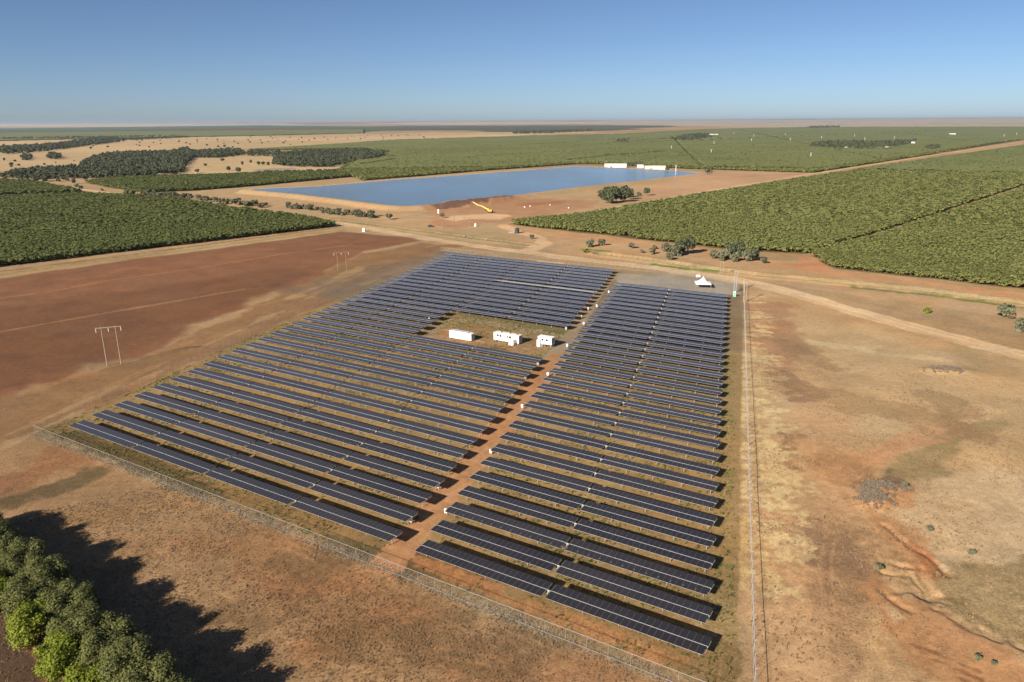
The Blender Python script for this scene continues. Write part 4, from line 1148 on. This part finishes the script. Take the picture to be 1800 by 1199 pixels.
put_tree(gum[0], *G(1137, 344), 'tree', 'lone gum tree right of the dense clump', 'tree', None, .95)
put_tree(shr[0], *G(1124, 345), 'shrub', 'low shrub between the gum clump and lone gum', 'shrub', None, 1.7)
CT = [(1036, 434, 's', 1.7, 'upright grey green tree beside the channel, leftmost'), (1058, 432, 's', 1.3, 'grey shrub just right of the leftmost channel tree'), (1110, 437, 's', 1.1, 'single low shrub between road and orchard'),
      (1128, 445, 'd', 1.0, 'brown twiggy shrub in the channel belt'), (1146, 447, 's', 1.15, 'grey shrub left of the big channel tree'), (1150, 438, 'd', 1.1, 'dry brown bush near the orchard edge'), (1170, 443, 's', 1.7, 'round grey green bush left of the big channel tree'),
      (1176, 457, 's', 1.2, 'dark low bush at the edge of the channel'), (1196, 448, 'g', .85, 'big grey gum beside the channel, left stem'), (1208, 447, 'g', .95, 'big grey gum beside the channel, right stem'), (1187, 451, 's', 1.6, 'bush at the foot of the big grey gum'),
      (1256, 455, 's', 1.3, 'low grey bush at the left end of the wide thicket'), (1272, 457, 's', 1.9, 'pale rounded bush in the wide thicket'), (1283, 452, 'g', .75, 'green tree in the wide thicket, left'), (1298, 452, 'g', .9, 'tallest tree in the wide thicket'),
      (1312, 458, 's', 1.9, 'grey bush in the middle of the wide thicket'), (1324, 459, 'g', .72, 'dark tree at the right end of the wide thicket'), (1341, 463, 's', 1.1, 'small shrub right of the wide thicket'), (1290, 459, 's', 1.5, 'front bush of the wide thicket'),
      (1629, 550, 'l', 1.0, 'small bright green bush in the dry paddock right'), (1766, 558, 's', 1.7, 'grey bush above the road near the right edge, left of two'), (1776, 560, 'd', 1.1, 'brown bush touching the grey bush near the right edge'), (1797, 584, 's', 1.6, 'grey bush cut by the right edge'),
      (1242, 305, 's', 2.0, 'dark shrub at the right tip of the reservoir'), (1249, 303, 's', 1.8, 'second dark shrub at the right tip of the reservoir'), (1172, 301, 's', 1.8, 'shrub beside the cream shed by the water'), (684, 386, 's', 1.5, 'dark shrub at the foot of the single pole by the reservoir'),
      (1030, 444, 'l', 1.1, 'low bright green bush at the channel edge left'), (935, 420, 's', .9, 'tiny dark shrub right of the black water tank'), (777, 383, 's', 1.2, 'small bush at the left of the works ground'),
      (1634, 934, 's', .4, 'tiny tuft bush in the pale scald at right'), (1708, 976, 's', .35, 'small tuft bush right of the scald centre'), (1543, 1002, 's', .4, 'small green bush left of the erosion gully'), (1590, 856, 's', .35, 'green tuft on the broken soil right of the brush heap'),
      (1718, 1161, 's', .28, 'green tuft low in the gravelly bottom right'), (1746, 1171, 's', .25, 'second green tuft low in the bottom right')]
shl = [tree_kind(1.6, 0.1, 2.0, 8, 420, 0.26, 360, L_LIME, 0.07, 0.3)]
for i, (x, y, kd, s, lb) in enumerate(CT):
    kind = {'s': shr, 'd': shd, 'g': gum, 'l': shl}[kd]
    s *= 1.25 if 1180 < x < 1335 else 1.05
    put_tree(kind[i % len(kind)], *G(x, y), 'tree' if kd == 'g' else 'shrub', lb, 'tree' if kd == 'g' else 'shrub', None, s, s * (1.15 if kd == 's' else 1))

# shrub belt along the channel left of the reservoir
rs = np.random.RandomState(5)
belt = [((222, 341), (340, 349), 22), ((250, 344), (330, 347), 10), ((345, 352), (470, 362), 26), ((380, 357), (470, 366), 10), ((500, 363), (600, 378), 24), ((600, 376), (665, 384), 14), ((90, 328), (220, 336), 6)]
for a_, b_, n_ in belt:
    for i in range(n_):
        t = rs.uniform(0, 1)
        x = a_[0] + (b_[0] - a_[0]) * t + rs.uniform(-3, 3); y = a_[1] + (b_[1] - a_[1]) * t + rs.uniform(-2.5, 2.5)
        put_tree(shr[i % 3] if i % 5 else shd[i % 2], *G(x, y), 'shrub', 'grey green scrub bush in the belt between left orchard and reservoir', 'shrub', 'scrub bushes between the left orchard and the reservoir', rs.uniform(1.2, 2.1))
# lone paddock trees on the left plain
lone = [(361, 293), (391, 284), (402, 300), (347, 304), (426, 291), (441, 287), (410, 277), (472, 292), (462, 290), (482, 286), (8, 283), (20, 291), (47, 283), (94, 273), (50, 271), (70, 268), (78, 318), (130, 323), (20, 311), (150, 256), (160, 262),
        (384, 260), (395, 259), (455, 291), (112, 318), (36, 318), (420, 303), (150, 318), (250, 248), (310, 243), (345, 242), (440, 242), (476, 241), (700, 240), (745, 243), (760, 246)]
for i, (x, y) in enumerate(lone):
    put_tree(gum[i % 3], *G(x, y), 'tree', 'lone paddock tree on the tan plain far left of the reservoir', 'tree', 'scattered lone trees on the far left plain', rs.uniform(.7, 1.35), rs.uniform(.7, 1.0))

# merged masses
def tiles(tmpl, X, Y, Z, sc, rot, name, m, label, cat, szz=None, kind='stuff'):
    Vs, Qs = [], []
    off = 0
    szz = sc if szz is None else szz
    for t, (V, Q) in enumerate(tmpl):
        ix = np.nonzero(np.arange(len(X)) % len(tmpl) == t)[0]
        if not len(ix): continue
        c, s = np.cos(rot[ix])[:, None], np.sin(rot[ix])[:, None]
        vx = (V[None, :, 0] * c - V[None, :, 1] * s) * sc[ix][:, None] + X[ix][:, None]
        vy = (V[None, :, 0] * s + V[None, :, 1] * c) * sc[ix][:, None] + Y[ix][:, None]
        vz = V[None, :, 2] * szz[ix][:, None] + Z[ix][:, None]
        Vs.append(np.stack([vx, vy, vz], 2).reshape(-1, 3))
        q = (Q[None] + (np.arange(len(ix)) * len(V))[:, None, None]).reshape(-1, 4) + off
        Qs.append(q); off += len(V) * len(ix)
    me = npmesh(name, np.concatenate(Vs), np.concatenate(Qs), m)
    return tag(link(name, me), label, cat, None, kind)

def fill(P, su, sv, az, jit, seed, rmin=0, rmax=1e9, edge=0.0):
    r_ = np.random.RandomState(seed)
    ux, uy = math.cos(az), math.sin(az); vx, vy = -uy, ux
    P = np.array(P); pu, pv = P[:, 0] * ux + P[:, 1] * uy, P[:, 0] * vx + P[:, 1] * vy
    U, V = np.meshgrid(np.arange(pu.min(), pu.max(), su), np.arange(pv.min(), pv.max(), sv))
    U = U.ravel() + r_.uniform(-jit, jit, U.size); V = V.ravel() + r_.uniform(-jit, jit, V.size) * 0.5
    X, Y = U * ux + V * vx, U * uy + V * vy
    rr_ = np.hypot(X, Y)
    an_ = np.degrees(np.arctan2(X, Y))
    k = (rr_ > rmin) & (rr_ < rmax) & (np.abs(an_) < 41)
    X, Y = X[k], Y[k]
    d = sdpoly(X, Y, [tuple(p) for p in P])
    k = d < -edge
    return X[k], Y[k]

RFAR = 1300.0
def azof(p, q):
    a_, b_ = G(*p), G(*q)
    return math.atan2(b_[1] - a_[1], b_[0] - a_[0])
AZO = azof((1466, 472), (1800, 509))
AZL = azof((0, 470), (595, 398))
near_t = [cloud(crown_clumps(2.3, 0.5, 4.6, 9, 400 + i), 260, 0.30, 400 + i, 0.35, 1.0, 0.85) for i in range(4)]
mid_t = [cloud(crown_clumps(2.3, 0.6, 4.6, 6, 420 + i), 80, 0.50, 420 + i, 0.35, 1.0, 0.85) for i in range(5)]
far_t = [cloud(crown_clumps(2.4, 0.6, 4.6, 5, 440 + i), 34, 0.80, 440 + i, 0.3, 1.0, 0.85) for i in range(5)]
allx, ally, allk = [], [], []
for i, (nm, su, sv, az) in enumerate((('L1', 2.9, 4.7, AZL), ('L2', 2.9, 4.7, AZL), ('L3', 3.2, 5.0, AZL), ('R1', 2.9, 5.3, AZO), ('R2', 2.9, 5.3, AZO), ('M1', 3.6, 6.0, AZO))):
    X, Y = fill(ORCH[nm], su, sv, az, 0.45, 50 + i, 0, {'L3': 1500, 'M1': 2000}.get(nm, RFAR), 1.2)
    if nm == 'M1':
        k_ = (np.hypot(X, Y) < RFAR) | (sdpoly(X, Y, ORCH[nm]) > -16)
        X, Y = X[k_], Y[k_]
    allx.append(X); ally.append(Y); allk.append(np.full(len(X), 0 if nm.startswith('L') else 1))
X, Y, K = np.concatenate(allx), np.concatenate(ally), np.concatenate(allk)
rs = np.random.RandomState(9)
keep = rs.uniform(0, 1, len(X)) > 0.015 + 0.03 * (fbm(X, Y, 0.03, 3, 90) > 0.62)
X, Y, K = X[keep], Y[keep], K[keep]
rr_ = np.hypot(X, Y); ss = rs.uniform(1.15, 1.32, len(X)) * (0.9 + 0.25 * fbm(X, Y, 0.05, 3, 77)); szs = ss * rs.uniform(0.78, 0.84, len(X)); rot = rs.uniform(0, 6.28, len(X))
infr = np.abs(np.degrees(np.arctan2(X, Y))) < 34.5
order = np.argsort(np.where(infr, rr_, 1e9))
sel = order[:300]
rest = np.ones(len(X), bool); rest[sel] = False
orm = [[(npmesh('crown', V, Q, mm), None) for V, Q in near_t] for mm in (L_ORCHL, L_ORCH)]
b = MB(); b.tube((0, 0, -0.2), (0, 0, 1.8), 0.13, 0.09, n=6); b.tube((0, 0, 1.2), (0.8, 0.2, 2.6), .07, .03, n=5); b.tube((0, 0, 1.2), (-0.6, 0.5, 2.7), .07, .03, n=5); otr = b.mesh('trunk', TRUNK)
for i in sel:
    root = empty('orchard_tree', (X[i], Y[i], 0), rot[i], 'leafy green orchard tree in the dense rows nearest the camera', 'tree', 'orchard trees standing in rows')
    root.scale = (ss[i], ss[i], szs[i])
    link('crown', orm[K[i]][i % 4][0], root); link('trunk', otr, root)
ZZ = np.zeros(len(X))
r1 = rest & (rr_ < 560)
# canopy beyond RFAR follows the same outlines as a bumpy closed top with sides
msk = (rad[:-1] >= RFAR - 10) & (rad[:-1] < 8200)
qi = np.nonzero(np.repeat(msk, na) & (np.tile(np.abs(np.degrees((ang + np.pi) % (2 * np.pi) - np.pi)) < 44, nr - 1)))[0]
cq = GQ[qi]
cxm, cym = gx[cq].mean(1), gy[cq].mean(1)
inside = np.zeros(len(cq), bool)
for nm in ('L1', 'R1', 'R2', 'M1', 'M2'):
    d = sdpoly(cxm, cym, ORCH[nm]); inside |= (d < (-12 if nm == 'M1' else -1))
for pts, wd in (([(1090, 254), (1240, 246)], 8), ([(1000, 285), (1060, 278), (1180, 268)], 7), ([(1360, 253), (1600, 249)], 9), ([(1620, 268), (1700, 268), (1800, 252)], 10), ([(1200, 276), (1500, 262)], 3.5),
                ([(900, 262), (1400, 240), (1700, 228)], 5), ([(700, 268), (1010, 252), (1150, 240)], 5), ([(800, 280), (1100, 262)], 4), ([(1238, 300), (1180, 240)], 3), ([(1560, 285), (1420, 255), (1300, 228)], 3.5), ([(1800, 262), (1600, 236)], 3.5),
                ([(1250, 244), (1290, 243)], 12), ([(1665, 246), (1695, 246)], 10), ([(1480, 264), (1560, 264)], 22), ([(1500, 234), (1540, 234)], 14), ([(700, 282), (640, 292)], 8)):
    inside &= sdline(cxm, cym, GP(pts)) > wd
cq = cq[inside]
u, inv = np.unique(cq, return_inverse=True); inv = inv.reshape(cq.shape)
ux_, uy_ = gx[u], gy[u]
row = 0.5 + 0.5 * np.cos(2 * math.pi * ((ux_ * -math.sin(AZO) + uy_ * math.cos(AZO)) / 12.6))
top = 3.4 + 1.5 * rs.uniform(0, 1, len(u)) + 0.5 * row + 0.8 * fbm(ux_, uy_, 0.02, 3, 15)
# boundary edges -> side walls
ed = np.concatenate([inv[:, [0, 1]], inv[:, [1, 2]], inv[:, [2, 3]], inv[:, [3, 0]]])
key = np.sort(ed, 1); kk = key[:, 0].astype(np.int64) * (len(u) + 1) + key[:, 1]
_, fi, cnt = np.unique(kk, return_index=True, return_counts=True)
be = ed[fi[cnt == 1]]
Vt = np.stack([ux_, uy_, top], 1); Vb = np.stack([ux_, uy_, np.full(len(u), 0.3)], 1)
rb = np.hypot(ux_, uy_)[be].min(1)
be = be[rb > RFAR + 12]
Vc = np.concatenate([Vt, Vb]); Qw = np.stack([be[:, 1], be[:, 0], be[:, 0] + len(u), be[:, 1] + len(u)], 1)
me = npmesh('far_canopy', Vc, np.concatenate([inv, Qw]), [leaf_mat('canopy_leaves', (0.126, 0.142, 0.048), (0.198, 0.206, 0.072), 0.10, 0.1, 0.004), leaf_mat('stems_painted_shade', (0.035, 0.038, 0.018), (0.06, 0.06, 0.03), 0.2, 0.0)])  # side walls coloured dark for stems and the shade under the crowns
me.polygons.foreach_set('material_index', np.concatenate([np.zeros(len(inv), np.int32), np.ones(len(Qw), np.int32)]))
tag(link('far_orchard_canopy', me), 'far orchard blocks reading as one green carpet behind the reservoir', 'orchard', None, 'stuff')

def merged(mask, tm, m, name, label):
    tiles(tm, X[mask], Y[mask], ZZ[mask], ss[mask], rot[mask], name, m, label, 'orchard', szs[mask])
merged(rest & (K == 0) & (rr_ < 640), mid_t, L_ORCHL, 'orchard_rows', 'dark green rows of the left orchard beyond its nearest trees')
merged(rest & (K == 1) & (rr_ < 640), mid_t, L_ORCH, 'orchard_rows', 'olive green rows of the right orchard beyond its nearest trees')

merged(rest & (K == 0) & (rr_ >= 640), far_t, L_ORCHL, 'orchard_rows', 'farther dark green rows of the left orchards up to the plain')
merged(rest & (K == 1) & (rr_ >= 640), far_t, L_ORCH, 'orchard_rows', 'farther olive green rows of the right orchards before the canopy')

cxs, cys = [], []
for i, nm in enumerate(('R1', 'R2', 'M1')):
    X_, Y_ = fill(ORCH[nm], 8.0, 8.0, AZO, 3.5, 90 + i, RFAR - 20, 2700, 3)
    k_ = rs.uniform(0, 1, len(X_)) < np.clip(1.15 - (np.hypot(X_, Y_) - RFAR) / 1300, 0, 0.9)
    cxs.append(X_[k_]); cys.append(Y_[k_])
cxs, cys = np.concatenate(cxs), np.concatenate(cys)
sa_ = rs.uniform(1.0, 1.35, len(cxs))
tiles(far_t, cxs, cys, np.full(len(cxs), 0.6), sa_, rs.uniform(0, 6, len(cxs)), 'orchard_crowns', L_ORCH, 'taller crowns standing out of the far orchard carpet', 'orchard', sa_ * .9)

# woods on the left plain
wood_t = [cloud(crown_clumps(4.2, 1.2, 8.8, 8, 500 + i), 110, 1.15, 500 + i, 0.35) for i in range(5)]
WD = [([(0, 313), (30, 303), (140, 296), (150, 283), (190, 272), (300, 268), (330, 262), (345, 275), (325, 290), (322, 304), (230, 313), (130, 314), (60, 316)], 8.5, 'dense dark gum wood on the plain at the left', 1.0),
      ([(480, 290), (484, 272), (540, 268), (640, 265), (684, 270), (660, 280), (620, 287), (580, 294), (520, 294)], 8.5, 'compact dark wood left of the reservoir', 1.0),
      ([(330, 277), (330, 268), (420, 264), (432, 272), (380, 278)], 9, 'narrow tree belt joining the two left woods', 1.0),
      ([(430, 275), (440, 266), (490, 266), (490, 276)], 14, 'thin group of trees between the two left woods', .9),
      ([(0, 272), (0, 260), (100, 254), (170, 244), (205, 243), (210, 250), (160, 256), (90, 266), (40, 270)], 14, 'far tree belt across the plain at the left edge', 1.2),
      ([(80, 280), (90, 272), (108, 275), (104, 281)], 10, 'small round copse on the tan plain far left', 1.1),
      ([(38, 282), (42, 274), (56, 275), (54, 283)], 10, 'small copse left of the round copse', 1.0),
      ([(200, 245), (330, 241), (330, 242.5), (205, 248)], 18, 'thin far tree line above the tan plain', 1.1),
      ([(0, 319), (0, 315), (60, 318), (120, 317), (120, 320), (50, 322)], 14, 'scrubby tree line along the left orchard corner', .7),
      ([(455, 307), (450, 304), (600, 300), (640, 302), (600, 305), (520, 308)], 9, 'scrub line between the small left orchard and the wood', .55),
      ([(1424, 260), (1430, 252), (1480, 252), (1540, 252), (1610, 249), (1600, 256), (1560, 262), (1520, 265), (1470, 264)], 15, 'homestead trees in the middle of the far orchard', 1.25),
      ([(1627, 262), (1640, 257), (1652, 259), (1650, 266), (1630, 266)], 10, 'small dark copse at the end of the far dirt road', 1.0),
      ([(1180, 247), (1200, 239), (1245, 236), (1250, 244), (1200, 249)], 18, 'far tree group beside the distant pale building', 1.3),
      ([(1080, 252), (1085, 247), (1104, 246), (1104, 252)], 14, 'small far copse beyond the reservoir', 1.1),
      ([(130, 262), (200, 248), (440, 244), (700, 238), (760, 238), (600, 250), (430, 262), (330, 266)], 75, 'sparse scattered trees over the wide tan plain at left', 1.1),
      ([(0, 300), (0, 284), (140, 282), (150, 294), (60, 300)], 34, 'sparse low trees on the tan paddock at the left edge', .8),
      ([(0, 246), (0, 243.5), (240, 240), (330, 240), (120, 245)], 26, 'thin dark tree line in front of the far left orchard', 1.1),
      ([(1105, 249), (1190, 244), (1190, 245.5), (1105, 251)], 14, 'thin tree line running to the distant building', .8),
      ([(1060, 277), (1062, 274), (1120, 273), (1170, 267), (1170, 269), (1120, 276)], 12, 'scrubby tree line behind the reservoir sheds', .8),
      ([(1102, 293), (1102, 290), (1132, 290), (1132, 293)], 7, 'small trees between the two reservoir sheds', .7),
      ([(900, 233), (960, 231), (1040, 229), (1040, 231), (960, 235), (900, 236)], 35, 'far scrub across the tan plain behind the orchards', 1.6),
      ([(1420, 224.5), (1475, 223), (1475, 224.6), (1420, 226)], 40, 'three dark far copses at the edge of the plain', 2.0)]
for i, (pts, sp, lb, s) in enumerate(WD):
    x_, y_ = fill(GP(pts), sp, sp, 0.3 + i, sp * .45, 600 + i)
    if len(x_) > 9000: x_, y_ = x_[:9000], y_[:9000]
    r_ = np.random.RandomState(i)
    k_ = r_.uniform(0, 1, len(x_)) > (0.10 if sp < 10 else 0.35) + 1.6 * np.clip(fbm(x_, y_, 0.018, 3, 30 + i) - 0.55, 0, 1)
    x_, y_ = x_[k_], y_[k_]
    if not len(x_): continue
    s_a = s * r_.uniform(0.7, 1.3, len(x_))
    if sp in (75, 34):
        for j in range(0, len(x_), 3):
            put_tree(gum[j % 3], x_[j], y_[j], 'tree', lb.replace('trees', 'tree, one of many,'), 'tree', lb, s_a[j] * .8, s_a[j] * .65)
        continue
    tiles(wood_t, x_, y_, np.zeros(len(x_)), s_a, r_.uniform(0, 6, len(x_)), 'woodland', L_GUM, lb, 'trees', s_a * r_.uniform(.75, 1.0, len(x_)))

# ------------------------------------------------------------------ grass and weeds
def tuft_t(seed, n_, h_, w_):
    r_ = np.random.RandomState(seed); V = []
    for i in range(n_):
        a = r_.uniform(0, 6.28); p = np.array([r_.uniform(-w_, w_), r_.uniform(-w_, w_), 0]); d = np.array([math.cos(a), math.sin(a), 0])
        lean = np.array([r_.uniform(-.5, .5), r_.uniform(-.5, .5), 1]) * h_ * r_.uniform(.5, 1.2); bw = 0.05
        V += [p - d * bw, p + d * bw, p + lean + d * bw * .4, p + lean - d * bw * .4]
    V = np.array(V); return V, np.arange(len(V)).reshape(-1, 4)
tt = [tuft_t(i, 7, .28, .16) for i in range(4)]
rs = np.random.RandomState(21)
def scatter(n_, r0, r1, f):
    a = np.radians(rs.uniform(-40, 40, n_)); r_ = np.sqrt(rs.uniform(r0 * r0, r1 * r1, n_)); x_, y_ = r_ * np.sin(a), r_ * np.cos(a)
    k_ = f(x_, y_); return x_[k_], y_[k_]
e_n = lambda x_, y_: (x_ * EV[0] + y_ * EV[1], x_ * NV[0] + y_ * NV[1])
def f1(x_, y_):
    e1, n1 = e_n(x_, y_)
    return (n1 < 88) & (rs.uniform(0, 1, len(x_)) < 0.25 + 1.2 * (fbm(x_, y_, .12, 3, 2) - .35))
x_, y_ = scatter(120000, 72, 170, f1)
s_a = rs.uniform(.35, .95, len(x_))
tiles(tt, x_, y_, height(x_, y_), s_a, rs.uniform(0, 6, len(x_)), 'dry_grass', L_STRAW, 'sparse dry grass tufts on the brown field in front of the farm', 'grass')
def f2(x_, y_):
    e1, n1 = e_n(x_, y_)
    k1 = (n1 > 89) & (n1 < 250) & (e1 > -200 - (n1 - 88) * .27) & (e1 < -18 - (n1 - 88) * .27)
    road_ = np.abs(e1 - (-80.7 + SHIFT * (n1 - N0) / PITCHR)) < 3.8
    return k1 & ~road_ & (rs.uniform(0, 1, len(x_)) < 0.1 + 1.6 * (fbm(x_, y_, .1, 3, 4) - .4))
x_, y_ = scatter(170000, 85, 320, f2)
s_a = rs.uniform(.6, 1.6, len(x_))
tiles(tt, x_, y_, height(x_, y_), s_a, rs.uniform(0, 6, len(x_)), 'weeds', L_WEED, 'green and yellow weeds growing between the rows of panels', 'weeds')
# dead weeds along the front fence
n_ = 9000
e1 = rs.uniform(-201, -15, n_); o1 = rs.normal(0, .8, n_)
x_, y_ = W(e1, 87.9 + o1)
k_ = rs.uniform(0, 1, n_) < 0.2 + 1.2 * (fbm(x_, y_, .25, 3, 14) - .3)
x_, y_ = x_[k_], y_[k_]
s_a = rs.uniform(.35, .9, len(x_))
tiles(tt, x_, y_, height(x_, y_), s_a, rs.uniform(0, 6, len(x_)), 'dead_weeds', leaf_mat('grey_straw', (0.23, 0.185, 0.13), (0.34, 0.285, 0.21), 1, .2), 'pale dead weeds caught along the front fence', 'weeds')
# right side tufts
def f3(x_, y_):
    e1, n1 = e_n(x_, y_)
    return (e1 > -15.5 - (n1 - 87) * .265) & (rs.uniform(0, 1, len(x_)) < 0.1 + 1.3 * (fbm(x_, y_, .1, 3, 44) - .45))
x_, y_ = scatter(120000, 72, 260, f3)
s_a = rs.uniform(.5, 1.3, len(x_))
tiles(tt, x_, y_, height(x_, y_), s_a, rs.uniform(0, 6, len(x_)), 'dry_grass', L_STRAW, 'sparse straw tufts on the dry paddock right of the farm', 'grass')
# brush on the two heaps
bx, by, bs = [], [], []
for (x, y, rx, ry, hh) in HEAPS:
    n_ = 150
    bx += list(x + rs.normal(0, rx * .45, n_)); by += list(y + rs.normal(0, ry * .45, n_)); bs += list(rs.uniform(.25, .6, n_))
bx, by, bs = np.array(bx), np.array(by), np.array(bs)
bt = [cloud(crown_clumps(1.2, 0.0, 1.4, 5, 700 + i), 60, .16, 700 + i, .3) for i in range(2)]
tiles(bt, bx, by, height(bx, by), bs, rs.uniform(0, 6, len(bx)), 'dead_brush', leaf_mat('dead_brush', (0.15, 0.12, 0.09), (0.25, 0.20, 0.15), 1, .1), 'dark dead brush heaped on the dry paddock at right', 'brush')

# ------------------------------------------------------------------ air
HZ = 47000.0
b = MB(); b.box((0, 0, 59), (2 * HZ, 2 * HZ, 132))
hm = bpy.data.materials.new('pale_air'); hm.use_nodes = True
n, l = hm.node_tree.nodes, hm.node_tree.links
n.remove(n['Principled BSDF'])
pv = n.new('ShaderNodeVolumePrincipled')
pv.inputs['Color'].default_value = (0.62, 0.78, 1.0, 1)
pv.inputs['Density'].default_value = 2.2e-5
pv.inputs['Anisotropy'].default_value = 0.2
l.new(pv.outputs[0], n['Material Output'].inputs['Volume'])
ho = b.build('haze', hm)
tag(ho, 'thin pale heat haze lying over the whole plain', 'haze', None, 'stuff')
